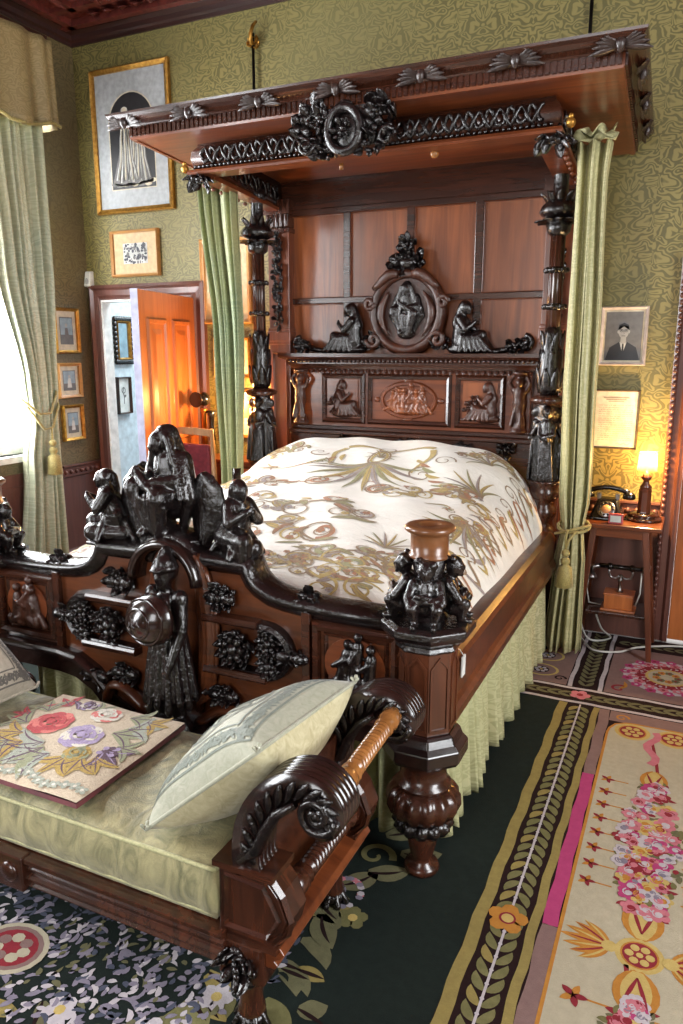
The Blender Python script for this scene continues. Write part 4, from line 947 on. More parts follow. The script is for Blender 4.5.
for s in (1, -1):
    for i in range(n): y = CF + (i + .5) / n; m.box(BX + s * CW - .007, BX + s * CW + .014, y - .008, y + .008, 2.61, 2.652)
m.xf(tilt).build('dentil_band', 'dark', can)
def winged(m, c, side, out):
    """palmette with two spread wings of leaves, lying on the cove"""
    c = Vector(c); side = Vector(side); nr = Vector(out) * .75 + Vector((0, 0, -.65)); up = Vector(out) * .65 + Vector((0, 0, .75))
    for s in (1, -1):
        for k in range(5): m.leaf(c + side * (s * .008) + up * (-.012 + .003 * k), side * s + up * (-.12 + .2 * k), nr, .105 - .012 * k, .026, .12)
    m.ell(c + nr * .008, (.018, .018, .024), 8, 6); m.ell(c + nr * .016 - up * .012, (.012, .012, .014), 8, 5); return m
for i in range(7):
    x = BX - 1.14 + i * .38; winged(MB(), (x, CF - .052, 2.664), (1, 0, 0), (0, -1, 0)).xf(tilt).build('cornice_leaf', 'greyleaf', can)
for s in (1, -1):
    for i in range(3): winged(MB(), (BX + s * (CW + .052), 3.42 + i * .32, 2.664), (0, 1, 0), (s, 0, 0)).xf(tilt).build('cornice_leaf', 'greyleaf', can)
# frieze under the overhang
FW, FF = .90, 3.36
m = MB(); uband(m, [(-.06, 2.455), (.02, 2.455), (.024, 2.465), (.016, 2.478), (.0, 2.482), (-.06, 2.482)], FW, FF); m.xf(tilt).build('architrave', 'red', can)
m = MB(); uband(m, [(-.06, 2.48), (.0, 2.48), (.018, 2.495), (.028, 2.53), (.024, 2.565), (.004, 2.59), (.0, 2.605), (-.06, 2.605)], FW - .02, FF + .02, sm=True); m.xf(tilt).build('pulvinated_frieze', 'dark', can)
def lattice(path, amp, per, r, N):
    """two plaits crossing along a line; path(s) -> point, s in metres"""
    m = MB(); L = path[1]; f = path[0]; n = int(L / per * 8)
    for ph in (0, pi):
        m.tube([f(L * i / n) + Vector((0, 0, amp * sin(2 * pi * (L * i / n) / per + ph))) + Vector(N) * (.006 * cos(2 * (2 * pi * (L * i / n) / per) + ph)) for i in range(n + 1)], r, 6, flat=1)
    return m
for x0, x1 in ((BX - .84, BX - .2), (BX + .2, BX + .84)):
    m = lattice((lambda t, x0=x0: Vector((x0 + t, FF + .02 - .03, 2.54)), x1 - x0), .034, .088, .0095, (0, -1, 0)); m.xf(tilt).build('plaited_carving', 'ebony', can)
for s in (1, -1):
    m = lattice((lambda t, s=s: Vector((BX + s * (FW + .012), 3.45 + t, 2.54)), .65), .036, .105, .0075, (s, 0, 0)); m.xf(tilt).build('plaited_carving', 'ebony', can)
    m = lattice((lambda t, s=s: Vector((BX + s * (FW - .085), 3.45 + t, 2.53)), .6), .034, .10, .0075, (-s, 0, 0)); m.xf(tilt).build('plaited_carving', 'ebony', can)
m = MB()
for i in range(72): m.ell((BX - FW + .02 + i * .0247, FF - .006, 2.492), .0085, 6, 4)
for s in (1, -1):
    for i in range(32): m.ell((BX + s * (FW + .006), FF + .02 + i * .0247, 2.492), .0085, 6, 4)
m.xf(tilt).build('bead_moulding', 'chromewood' if 'chromewood' in M else 'ebony', can)
# cartouche in the middle of the frieze
m = MB(); c = Vector((BX + .035, CF + .0, 2.50)); m.box(c.x - .09, c.x + .09, CF - .02, FF, 2.47, 2.60)
m.rings([[c + Vector(((.075 + .02 * cos(b)) * cos(a), -.045 + .022 * sin(b), (.088 + .02 * cos(b)) * sin(a))) for b in [pi * 2 * j / 8 for j in range(8)]] for a in [2 * pi * i / 28 for i in range(29)]], cap=False)
m.ell(c + Vector((0, -.02, 0)), (.074, .024, .085), 16, 8)
for s in (1, -1):
    foliage(m, c + Vector((s * .15, 0, .03)), .10, .095, 26, 61 + s, (0, -1, 0), .075, 0, 10); rosette(m, c + Vector((s * .13, -.01, .07)), .045, 2); foliage(m, c + Vector((s * .09, 0, -.06)), .08, .04, 12, 64 + s, (0, -1, 0), .055, 0, 4)
    m.tube(spiral(c.x + s * .19, c.z - .04, .04, .008, 0, 1.4 * s, 18, c.y - .035), .01, 7)
m.ell(c + Vector((0, -.03, .1)), (.035, .03, .022), 12, 7); foliage(m, c + Vector((0, -.055, 0)), .04, .05, 8, 6, (0, -1, 0), .035, 0, 3)
m.xf(tilt).build('cartouche', 'ebony', can)
for s in (1, -1):
    m = MB(); foliage(m, (BX + s * (FW - .02), FF + .03, 2.445), .05, .03, 12, 9, (0, -.6, -1), .06, 0, 4); m.ell((BX + s * (FW - .02), FF + .03, 2.45), (.035, .035, .025)); m.xf(tilt).build('corner_leaves', 'ebony', can)
    m = MB(); m.ell((BX + s * (FW + .05), FF - .0, 2.49), .02, 12, 8); m.ell((BX + s * (FW + .05), FF, 2.515), .011, 8, 6); m.xf(tilt).build('finial', 'gold', can)
m = MB(); m.tube([(BX - .12, FF + .1, 2.47), (BX - .12, FF + .1, 2.44)], .01); m.ell((BX + .36, FF + .05, 2.445), (.02, .02, .016), 8, 5); m.xf(tilt).build('pendant_knop', 'brass_wood', can)
for s in (1, -1):
    m = MB(); m.box(BX + s * .845 - .04, BX + s * .845 + .04, 3.4, 4.15, 2.44, 2.458)
    for k in range(9): m.lathe([(.0, 0), (.012, .004), (.014, .012), (.006, .02)], (BX + s * .905, 3.46 + .075 * k, 2.425), 8)
    m.xf(tilt).build('curtain_rail', 'red', can)
# iron stays from the wall hooks down to the canopy
for x, zt in ((-2.545, 3.37), (-.625, 3.42)):
    m = MB(); m.tube([(x, YB - .025, zt), (x, YB - .028, 3.0), (x, YB - .04, 2.6)], .009, 8); t_ = thing('wall_hook', (x, YB, zt), 'iron rod on a gilt hook left of the canopy, under the ceiling' if x < -2 else 'iron rod on a gilt rosette hook at the right above the canopy', 'hook', 'canopy hooks')
    m.build('rod', 'iron', t_)
    m = MB(); m.tube([(x, YB, zt - .05), (x, YB - .05, zt - .06), (x + .01, YB - .07, zt - .02), (x + .015, YB - .05, zt + .03), (x + .02, YB - .02, zt + .06)], [.012, .012, .011, .010, .008], 8); m.lathe([(.03, 0), (.026, .008), (.01, .014)], (x, YB - .001, zt - .05), 14, mat=Matrix.Rotation(R(90), 4, 'X'))
    foliage(m, (x, YB - .012, zt - .05), .03, .03, 8, 2, (0, -1, 0), .035, 0, 2); m.build('hook', 'gold', t_)

# ------------------------------------------------------------------ bed linen
def zspread(x, y):
    u = (x - BX) / .855; v = min(1, max(0, (y - 1.98) / (4.03 - 1.98)))
    H = .80 + .07 * min(1, v / .35) + .12 * (1 / (1 + math.exp(-(v - .5) * 9))) + .085 * (1 / (1 + math.exp(-(v - .74) * 22)))
    H += .012 * sin(5.1 * x + 3.3 * y) + .008 * sin(9.7 * y - 4 * x + 1) + .006 * sin(17 * x + 11 * y) + .005 * sin(23 * y - 9 * x)
    e = max(0, 1 - abs(u) ** 4.2) ** .62
    if v > .9: H -= .13 * ((v - .9) / .1) ** 2.2
    if v < .03: H -= .1 * ((.03 - v) / .03) ** 2
    lo = .60 + .01 * sin(y * 9)
    return lo + (H - lo) * e
def nspread(x, y):
    d = .01; n = Vector((zspread(x - d, y) - zspread(x + d, y), zspread(x, y - d) - zspread(x, y + d), 2 * d)); return n.normalized()
NX, NY = 76, 84
SX = [BX + .853 * sin(pi / 2 * (2 * i / NX - 1)) for i in range(NX + 1)]
t = NT('ivory_bed_linen'); cn = t.noise(t.coord(), 6, 4, .6); t.l(t.mix(t.ramp(cn, .3, .7), c4((240, 237, 227)), c4((226, 223, 213))), t.b.inputs['Base Color'])
t.b.inputs['Roughness'].default_value = .75; t.b.inputs['Sheen Weight'].default_value = .2
t.bump(t.math('ADD', t.noise(t.coord((1, 2.2, 1)), 9, 3, .55, 1), t.math('MULTIPLY', t.noise(t.coord(), 240, 2), .25)), .45, .012); M['linen'] = t.m
M['th_gold'] = cloth('gold_print', (188, 168, 104), (164, 138, 80), .7, .1, 60); M['th_brown'] = cloth('brown_print', (156, 134, 106), (130, 108, 84), .7, .1, 60)
M['th_rust'] = cloth('rust_print', (176, 128, 96), (150, 104, 76), .7, .1, 60); M['th_grey'] = cloth('grey_violet_print', (164, 154, 150), (142, 130, 128), .7, .1, 60); M['th_green'] = cloth('sage_print', (160, 158, 118), (136, 134, 92), .7, .1, 60)
m = MB(); rg = [[(x, 1.98 + 2.05 * j / NY, zspread(x, 1.98 + 2.05 * j / NY)) for x in SX] for j in range(NY + 1)]
rg = [[(x, 1.985, .56) for x in SX]] + rg + [[(x, 4.035, .56) for x in SX]]
rg = [[(r[0][0] - .004, r[0][1], .545 + .012 * sin(k * 1.3))] + r + [(r[-1][0] + .004, r[-1][1], .545 + .012 * sin(k * 1.9))] for k, r in enumerate(rg)]
m.rings(rg, 0, True, cap=False, closed=False)
fs = Flat(lambda u, v, h: Vector((u, v, zspread(u, v))) + nspread(u, v) * (h + .0015), .0004)
GD, BR, RU, GY, GN = 1, 2, 3, 4, 5
def fstroke(pts, wd, mi, layer=1): fs.stroke(pts, wd, mi, layer)
def arc(u, v, r, a0, a1, n=14, rv=None): return [(u + r * cos(a0 + (a1 - a0) * i / n), v + (rv or r) * sin(a0 + (a1 - a0) * i / n)) for i in range(n + 1)]
def palm(u, v, s, ang=pi / 2, n=7, cols=(GD, GN, BR)):
    for k in range(n):
        q = (k - (n - 1) / 2) / ((n - 1) / 2); a = ang + q * 1.25
        fs.leaf(u, v, a, s * (1 - .25 * abs(q)), s * .15, cols[k % 2], 2 + .1 * k, -q * .9, 8); fs.leaf(u, v, a, s * (1 - .25 * abs(q)), s * .03, BR, 3 + .1 * k, -q * .9, 8)
def cornucopia(u, v, s, sd):
    p = [(u + sd * s * t_, v + s * (.5 * sin(t_ * 2.6))) for t_ in [i / 12 for i in range(13)]]
    fs.stroke(p, [s * (.05 + .1 * sin(pi * min(1, i / 11))) for i in range(13)], GD, 2); fs.stroke([(a, b + s * .06) for a, b in p], s * .02, BR, 3); fs.stroke([(a, b - s * .05) for a, b in p], s * .02, BR, 3)
    fs.curl(u + sd * s * 1.15, v - s * .05, s * .24, pi / 2, 1.2 * sd, s * .05, BR, 3, 18)
    for k in range(7): fs.leaf(u + sd * s * .9, v + .1 * s, k * .9, s * .28, s * .08, (GD, RU, GN, GY)[k % 4], 2.5 + .1 * k, .6)
def scrolls(u, v, s, seed):
    r_ = random.Random(seed)
    for sd in (1, -1):
        fs.stroke([(u + sd * s * t_, v + s * .22 * sin(3.2 * t_)) for t_ in [i / 14 for i in range(15)]], [s * .05 * (1 - .5 * i / 14) + .002 for i in range(15)], r_.choice((GD, BR)), 2)
        fs.curl(u + sd * s * .55, v + s * .12, s * .24, -pi / 2, 1.3 * sd, s * .045, r_.choice((GD, BR, GN)), 2.4, 20); fs.curl(u + sd * s * .95, v - s * .08, s * .18, pi / 2, -1.2 * sd, s * .04, BR, 2.6, 18)
        for k in range(9):
            t_ = r_.uniform(.05, 1); fs.leaf(u + sd * s * t_, v + s * .22 * sin(3.2 * t_), (0 if sd > 0 else pi) + r_.uniform(-1.5, 1.5), s * r_.uniform(.14, .3), s * .075, r_.choice((GD, GN, RU, GY, GD)), 2.8 + .1 * k, r_.uniform(-1, 1))
        for k in range(5): fs.disc(u + sd * s * r_.uniform(.1, 1), v + s * r_.uniform(-.2, .35), s * .035, s * .035, r_.choice((RU, BR, GD)), 3.6, 7)
def ribbonflow(u, v, s, seed, sl=0):
    r_ = random.Random(seed)
    for k in range(7):
        y0 = v + (k - 3) * s * .07 + r_.uniform(-.01, .01); a = r_.uniform(.4, .8)
        p = [(u + s * (i / 16 - .5) * 2 * a + .02 * k, y0 + sl * (i / 16 - .5) * s + s * .06 * sin(i * .5 + k)) for i in range(17)]
        fs.stroke(p, [s * .05 * sin(pi * (.06 + .88 * i / 16)) * r_.uniform(.7, 1.1) + .003 for i in range(17)], r_.choice((GY, RU, GD, GN, BR)), 2 + .2 * k)
    fs.curl(u - s * .6, v, s * .2, 0, 1.3, s * .04, BR, 3.6); fs.curl(u + s * .6, v + .02, s * .18, pi, -1.3, s * .04, GD, 3.6)
# headside fan with two horns, then sprays, ribbons and scrolls down to the foot
def fan(u, v, s, ang, n=13, spread=.75):
    for k in range(n):
        q = (k - (n - 1) / 2) / ((n - 1) / 2); a = ang + q * spread; L = s * (1 - .3 * abs(q) ** 2)
        fs.leaf(u, v, a, L, s * .07, (GN, GD, GY)[k % 3], 2 + .1 * k, q * .7, 9); fs.leaf(u + .004, v, a, L, .005, BR, 3.6, q * .7, 9)
def outl(u, v, ang, L, W, mi, bend=.6):
    """filled leaf with a drawn outline and vein"""
    pts = []; a = ang
    for i in range(9): pts.append((u, v)); a = ang + bend * i / 8; u += L / 8 * cos(a); v += L / 8 * sin(a)
    wd = [W * sin(pi * min(1, .05 + .95 * i / 8)) ** .8 for i in range(9)]
    fs.stroke(pts, [k + .007 for k in wd], BR, 2); fs.stroke(pts, wd, mi, 3); fs.stroke(pts, .003, BR, 4)
def thin(u, v, s, seed, ang=0, n=6):
    """loose spray: one waving stem, rolled tendrils, outlined leaves and buds"""
    r_ = random.Random(seed); ca, sa = cos(ang), sin(ang); flip = r_.choice((1, -1))
    def T(x, y): return (u + x * ca - y * sa, v + x * sa + y * ca)
    P = [T(s * (i / 20 * 2 - 1), flip * s * .16 * sin(i * .42)) for i in range(21)]
    fs.stroke(P, [.006 + .008 * sin(pi * i / 20) for i in range(21)], r_.choice((GD, BR)), 2.2)
    for k in range(n):
        i = int(1 + 18 * (k + .5) / n); x, y = P[i]; sd = 1 if k % 2 else -1; r = s * r_.uniform(.16, .28)
        fs.curl(x, y + sd * r * .8, r, -sd * pi / 2, 1.35 * r_.choice((1, -1)), .010, r_.choice((BR, GD, BR)), 3.4, 24)
        if k % 2: fs.curl(x + .01, y + sd * r * .8, r * .72, -sd * pi / 2, .9 * r_.choice((1, -1)), .022, r_.choice((GD, RU, GN, GY)), 3, 18)
        for j in range(2): a = ang + r_.uniform(-.9, .9) + (pi if r_.random() < .4 else 0); outl(x + r_.uniform(-.2, .2) * s, y - sd * s * r_.uniform(.02, .16), a, s * r_.uniform(.22, .42), s * r_.uniform(.06, .11), r_.choice((GD, GN, RU, GY, GD)), r_.uniform(-1.4, 1.4))
        fs.flower(x + r_.uniform(-.2, .2) * s, y + sd * s * .22, s * .06, r_.choice((RU, GD, GY)), BR, 4, 5)
CXF = BX + .075
fan(CXF, 3.44, .40, -pi / 2); fan(CXF, 3.5, .12, pi / 2, 7, .9); fs.ring(CXF, 3.5, .05, .09, .009, BR, 4); fs.ring(CXF, 3.5, .035, .07, .012, GD, 4.2); fs.ring(CXF, 3.62, .04, .05, .009, BR, 4)
for sd in (1, -1):
    fs.stroke([(CXF + sd * t_, 3.58 + .10 * sin(t_ * 9)) for t_ in [.022 * i for i in range(12)]], [.010 + .002 * i for i in range(12)], GD, 2.5)
    fs.stroke([(CXF + sd * t_, 3.597 + .10 * sin(t_ * 9)) for t_ in [.022 * i for i in range(12)]], .005, BR, 3)
    fs.stroke([(CXF + sd * (.24 + .02 * sin(i * .6)), 3.64 - .035 * i) for i in range(9)], [.034 - .003 * i for i in range(9)], GD, 2.7); fs.curl(CXF + sd * .27, 3.36, .07, pi / 2, 1.3 * sd, .009, BR, 3); fs.curl(CXF + sd * .15, 3.1, .075, 0, 1.6 * sd, .010, BR, 3); fs.curl(CXF + sd * .15, 3.1, .05, 1, 1.3 * sd, .016, RU, 2.6)
    fs.curl(CXF + sd * .34, 3.5, .06, 0, 1.3 * sd, .008, BR, 3); fs.stroke([(CXF + sd * (.05 + .03 * i), 3.2 - .02 * i + .03 * sin(i)) for i in range(7)], .008, RU, 3)
    for k in range(6): fs.leaf(CXF + sd * (.2 + .03 * k), 3.52 - .05 * k, -pi / 2 + sd * (.3 + .2 * k), .08, .024, (GD, RU, GN)[k % 3], 3, .5)
thin(BX + .5, 3.2, .24, 5, .25, 7); thin(BX - .45, 3.05, .26, 6, -.2, 7); fan(BX + .62, 3.62, .2, 2.4, 7); thin(BX + .58, 3.74, .16, 7, .4, 7); thin(BX - .55, 3.6, .2, 8, -.3, 7); fan(BX - .4, 3.3, .16, 4, 7)
fan(BX + .66, 3.3, .22, pi * .8, 9, .6); cornucopia(BX + .48, 3.02, .11, 1)
thin(BX + .1, 2.74, .3, 9, -.05, 6); thin(BX - .42, 2.72, .3, 10, .1, 6); thin(BX + .66, 2.9, .2, 11, .9, 7); fan(BX + .68, 2.98, .24, -pi / 2, 9, .5)
thin(BX + .02, 2.48, .30, 12, .02, 6); thin(BX + .48, 2.34, .24, 13, .1, 7); fan(BX + .5, 2.5, .14, pi / 2, 9); thin(BX - .5, 2.4, .26, 14, 0, 7); thin(BX + .66, 2.55, .2, 15, 1.0, 7)
for k, (dx, y) in enumerate(((-.55, 2.2), (-.2, 2.16), (.15, 2.2), (.42, 2.14), (.62, 2.25))): thin(BX + dx, y, .22, 30 + k, .1 * (k % 3 - 1), 7)
for y in [2.1 + .11 * i for i in range(17)]:
    for sd in (1, -1):
        x = BX + sd * .79; fs.stroke([(x + .03 * sd * sin(i * .8), y + .014 * i) for i in range(8)], [.004 + .012 * sin(pi * i / 7) for i in range(8)], (GD, RU, BR)[int(y * 10) % 3], 2); fs.curl(BX + sd * .74, y, .04, y * 9, 1.2, .007, BR, 2.4, 14); fs.leaf(BX + sd * .76, y, y * 7, .1, .02, (RU, GY)[int(y * 20) % 2], 1.6, .8)
m.merge(fs.mb)
o = m.build('bedspread', ['linen', 'th_gold', 'th_brown', 'th_rust', 'th_grey', 'th_green']); tag(o, 'ivory bedspread printed with gold scrolls and horns, spread over the canopy bed', 'bedspread')
m = MB(); m.box(-.575, -.571, 2.1, 2.135, .565, .63); m.tube([(-.573, 2.118, .63), (-.585, 2.118, .648), (-.6, 2.118, .652)], .0015, 5); o = m.build('paper_tag', 'white', None); tag(o, 'small white paper tag hanging over the right bed rail behind the front post', 'tag')
# ------------------------------------------------------------------ hangings
M['green_silk'] = damask('sage_green_silk', (182, 178, 136), (150, 150, 110), 'Y', .22, .34, .42, .7, (.4, .6), (186, 178, 128), .15)
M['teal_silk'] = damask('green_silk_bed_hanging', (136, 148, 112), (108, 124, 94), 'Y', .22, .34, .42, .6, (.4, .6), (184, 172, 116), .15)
M['valance'] = damask('sage_damask_skirt', (190, 184, 142), (156, 152, 110), 'Y', .16, .26, .5, .8, (.4, .6), (160, 164, 120), .2)
M['valance_foot'] = damask('sage_damask_skirt_foot', (190, 184, 142), (156, 152, 110), 'X', .16, .26, .5, .8, (.4, .6), (160, 164, 120), .2)
M['pelmet'] = damask('tan_silk_pelmet', (156, 138, 96), (130, 112, 72), 'Y', .22, .3, .5, .7, (.4, .6), (140, 124, 86), .15)
M['win_silk'] = damask('pale_green_window_silk', (176, 184, 160), (148, 158, 136), 'Y', .22, .34, .45, .7, (.4, .6), (194, 186, 146), .15)
M['rope'] = cloth('gold_green_cord', (176, 160, 96), (128, 116, 62), .6, .2, 90)
def curtain(cf, z0, z1, n=26, k=72, folds=6, amp=.03, seed=1, ax='x', lip=0):
    """cf(t) -> (centre along, centre across, width, fold depth) for t = 0 (top) .. 1 (hem)"""
    r_ = random.Random(seed); ph = [r_.uniform(0, 6.28) for _ in range(4)]; m = MB(); rg = []
    for i in range(n + 1):
        t = i / n; c, d, wd, dp = cf(t); ring = []
        for j in range(k + 1):
            s = j / k; env = 1 if 0 < s < 1 else .4
            q = 2 * pi * folds * (s + .03 * sin(ph[1] + 5 * s + 1.5 * t)) + ph[0]
            a = c + wd * (s - .5) + .012 * sin(q * .5 + ph[2] + t * 2); b = d + dp * env * (sin(q) + .35 * sin(2.3 * q + ph[3] + 2 * t)) + .25 * wd * (1 - (2 * s - 1) ** 2) * lip
            z = z1 + (z0 - z1) * t + (.008 * sin(q * 1.1) if i == n else 0)
            ring.append((a, b, z) if ax == 'x' else (b, a, z))
        rg.append(ring)
    return m.rings(rg, 0, True, cap=False, closed=False)
def lerp(a, b, t): return a + (b - a) * t
def key(ks):
    def f(t):
        for (t0, v0), (t1, v1) in zip(ks, ks[1:]):
            if t <= t1: q = (t - t0) / (t1 - t0); q = q * q * (3 - 2 * q); return tuple(lerp(a, b, q) for a, b in zip(v0, v1))
        return ks[-1][1]
    return f
def tassel(m, p, s=1):
    x, y, z = p
    m.ell((x, y, z), .02 * s, 10, 6); m.lathe([(.012 * s, -.02 * s), (.02 * s, -.03 * s), (.02 * s, -.045 * s), (.014 * s, -.055 * s), (.03 * s, -.07 * s), (.038 * s, -.16 * s), (.03 * s, -.165 * s)], (x, y, z), 40, flute=(18, .16, z - 99, z + 99)); return m
def ring_cord(c, rx, ry, dz, r=.009, n=28, ph=0):
    return MB().tube([(c[0] + rx * cos(2 * pi * i / n), c[1] + ry * sin(2 * pi * i / n), c[2] + dz * sin(2 * pi * i / n + ph)) for i in range(n + 1)], [r * (1 + .2 * sin(i * 2.4)) for i in range(n + 1)], 7)
# right bed curtain
m = curtain(key([(0, (-.495, 3.70, .15, .035)), (.05, (-.50, 3.72, .13, .03)), (.4, (-.495, 3.76, .155, .028)), (.66, (-.485, 3.78, .15, .026)), (.735, (-.485, 3.78, .105, .03)), (.8, (-.49, 3.79, .15, .03)), (1, (-.50, 3.80, .185, .036))]), .03, 2.44, 34, 90, 4, seed=3, lip=-.35)
m.rings([[(a + .02 * sin(k * 2.2), 3.68 + .04 * sin(k * 3.1 + a * 60), 2.44 + .05 * k / 3 * (1 + .4 * sin(a * 90))) for a in [-.58 + .17 * j / 30 for j in range(31)]] for k in range(4)], 0, True, cap=False, closed=False)
cu = m.build('bed_curtain', 'green_silk', None, solid=.004); tag(cu, 'pale green silk bed curtain tied back beside the telephone table', 'curtain', 'bed curtains')
ring_cord((-.485, 3.76, .70), .075, .075, .02, .008).merge(ring_cord((-.49, 3.755, .68), .08, .08, .03, .007, ph=2)).build('tieback_cord', 'rope', cu)
m = MB(); m.tube([(-.50, 3.665, .70), (-.505, 3.655, .66), (-.50, 3.65, .60)], .007, 7); m.tube([(-.46, 3.665, .69), (-.49, 3.65, .65), (-.50, 3.65, .60)], .007, 7); tassel(m, (-.50, 3.65, .585), 1.05).build('tassel', 'rope', cu)
# left bed curtain
m = curtain(key([(0, (-2.44, 3.65, .25, .04)), (.35, (-2.42, 3.70, .19, .032)), (.7, (-2.43, 3.71, .13, .026)), (.78, (-2.43, 3.71, .10, .028)), (1, (-2.44, 3.71, .16, .032))]), .03, 2.44, 30, 80, 5, seed=8, lip=-.2)
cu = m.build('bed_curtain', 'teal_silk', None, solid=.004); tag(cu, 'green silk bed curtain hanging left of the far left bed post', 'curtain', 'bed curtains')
ring_cord((-2.43, 3.71, .56), .07, .07, .02, .008).build('tieback_cord', 'rope', cu)
# bed skirt
m = MB(); rg = []
for i in range(15):
    t = i / 14; ring = []
    for j in range(221):
        s = j / 220; y = 2.03 + 1.72 * s; q = s * 150 + 2.2 * sin(s * 31)
        ring.append((BX + HP + .018 + (.006 + .026 * t) * sin(q) + .01 * t + .012 * t * sin(s * 37), y + .008 * t * sin(q * 1.3), .475 + (.045 + .012 * sin(s * 23) + .01 * sin(q * .37) - .475) * t))
    rg.append(ring)
m.rings(rg, 0, True, cap=False, closed=False); o = m.build('bed_skirt', 'valance', None, solid=.003); tag(o, 'gathered sage green skirt hanging from the right bed rail', 'bed skirt', 'bed skirts')
m = MB(); rg = []
for i in range(11):
    t = i / 10; ring = []
    for j in range(181):
        s = j / 180; x = BX - .76 + 1.52 * s; q = s * 120 + 2 * sin(s * 27)
        ring.append((x, 2.0 + (.006 + .022 * t) * sin(q), .475 + (.05 - .475 + .01 * sin(q * .4)) * t))
    rg.append(ring)
m.rings(rg, 0, True, cap=False, closed=False); o = m.build('bed_skirt', 'valance_foot', None, solid=.003); tag(o, 'gathered sage green skirt under the footboard behind the settee', 'bed skirt', 'bed skirts')
# window curtain, tied back, and its pelmet
m = curtain(key([(0, (3.53, -3.82, .50, .04)), (.3, (3.55, -3.82, .44, .04)), (.56, (3.62, -3.84, .25, .035)), (.63, (3.62, -3.84, .20, .035)), (.72, (3.59, -3.84, .25, .04)), (1, (3.54, -3.83, .34, .045))]), .03, 2.95, 34, 96, 6, seed=5, ax='y')
cu = m.build('window_curtain', 'win_silk', None, solid=.004); tag(cu, 'pale green silk curtain tied back at the bright left window', 'curtain')
m = MB(); m.tube([(-3.92, 3.82, 1.40), (-3.80, 3.72, 1.27), (-3.76, 3.62, 1.15), (-3.77, 3.54, 1.15), (-3.84, 3.46, 1.25)], .009, 7); m.tube([(-3.92, 3.82, 1.38), (-3.79, 3.72, 1.19), (-3.75, 3.62, 1.06), (-3.76, 3.56, 1.05), (-3.80, 3.47, 1.20)], .008, 7); m.build('tieback_cord', 'rope', cu)
tassel(MB().tube([(-3.75, 3.61, 1.06), (-3.745, 3.60, .97)], .007, 7), (-3.742, 3.60, .96), 1.25).build('tassel', 'rope', cu)
m = MB(); rg = []
for i in range(13):
    t = i / 12; ring = []
    for j in range(161):
        s = j / 160; y = 1.7 + 2.14 * s; q = s * 75 + 2 * sin(s * 19); sc = .06 * abs(sin(s * pi * 4.0 + .3))
        ring.append((-3.74 + (.012 + .012 * t) * sin(q) + (.02 * t), y, 3.385 - t * (.5 + sc - .03)))
    rg.append(ring)
m.rings(rg, 0, True, cap=False, closed=False)
m.rings([[(-3.74 - .2 * k / 6, 3.84 + .006 * sin(k * 2 + t_ * 3), 3.385 - t_ * .5) for k in range(7)] for t_ in [i / 6 for i in range(7)]], 0, True, cap=False, closed=False)
pe = m.build('window_pelmet', 'pelmet', None, solid=.004); tag(pe, 'gathered tan silk pelmet above the left window curtain', 'pelmet')
m = MB(); m.box(-3.96, -3.76, 1.68, 3.83, 3.385, 3.41); m.build('pelmet_board', 'cornice', pe)
m = MB(); m.tube([(-3.71 + .006 * sin(j), 1.7 + 2.14 * j / 120, 3.385 - .47 - .06 * abs(sin(j / 120 * pi * 4.0 + .3))) for j in range(121)], .012, 6); m.build('fringe', 'rope', pe)
# ------------------------------------------------------------------ settee at the foot of the bed
SC = -1.5
M['settee_cloth'] = cloth('sage_settee_damask', (162, 153, 110), (92, 92, 58), .55, .3, 16, .6, st=(1, 1, .5))
st = thing('settee', (SC, 1.46, 0), 'dark mahogany backless settee with scrolled arm ends at the bed foot', 'settee')
SY0, SY1, SXE = 1.215, 1.70, .63                       # front, back, half length of the rail
def mx(s): return lambda p: Vector((SC + s * (p.x - SC), p.y, p.z))
m = MB()
for y, d in ((SY0, -1), (SY1, 1)):
    prof = [(0, .185), (.016, .187), (.024, .195), (.016, .204), (.022, .21), (.028, .218), (.022, .227), (.016, .23), (.02, .238), (.024, .246), (.016, .254), (.03, .262), (.03, .274), (-.03, .274), (-.03, .185)]
    m.rings([[(SC + x, y + d * a, z) for a, z in prof] for x in (-SXE - .02, SXE + .02)], 0, False)
m.box(SC - SXE, SC + SXE, SY0, SY1, .2, .262); m.build('seat_frame', 'darkz', st, .002)
m = MB(); m.box(SC - .045, SC + .045, SY0 - .036, SY0, .18, .278); m.ell((SC, SY0 - .036, .23), (.03, .012, .03)); m.build('rail_block', 'dark', st, .004)
SP = [(-.79, .43), (-.798, .46), (-.79, .536), (-.757, .606), (-.708, .655), (-.655, .674), (-.612, .662), (-.592, .63), (-.604, .598), (-.63, .592), (-.643, .612), (-.634, .634), (-.618, .632)]
def smooth(P, n=4):
    out = []
    for i in range(len(P) - 1):
        p0, p1, p2, p3 = [Vector(P[min(max(k, 0), len(P) - 1)]) for k in (i - 1, i, i + 1, i + 2)]
        for j in range(n): t = j / n; out.append(.5 * ((2 * p1) + (p2 - p0) * t + (2 * p0 - 5 * p1 + 4 * p2 - p3) * t * t + (3 * p1 - p0 - 3 * p2 + p3) * t ** 3))
    return out + [Vector(P[-1])]
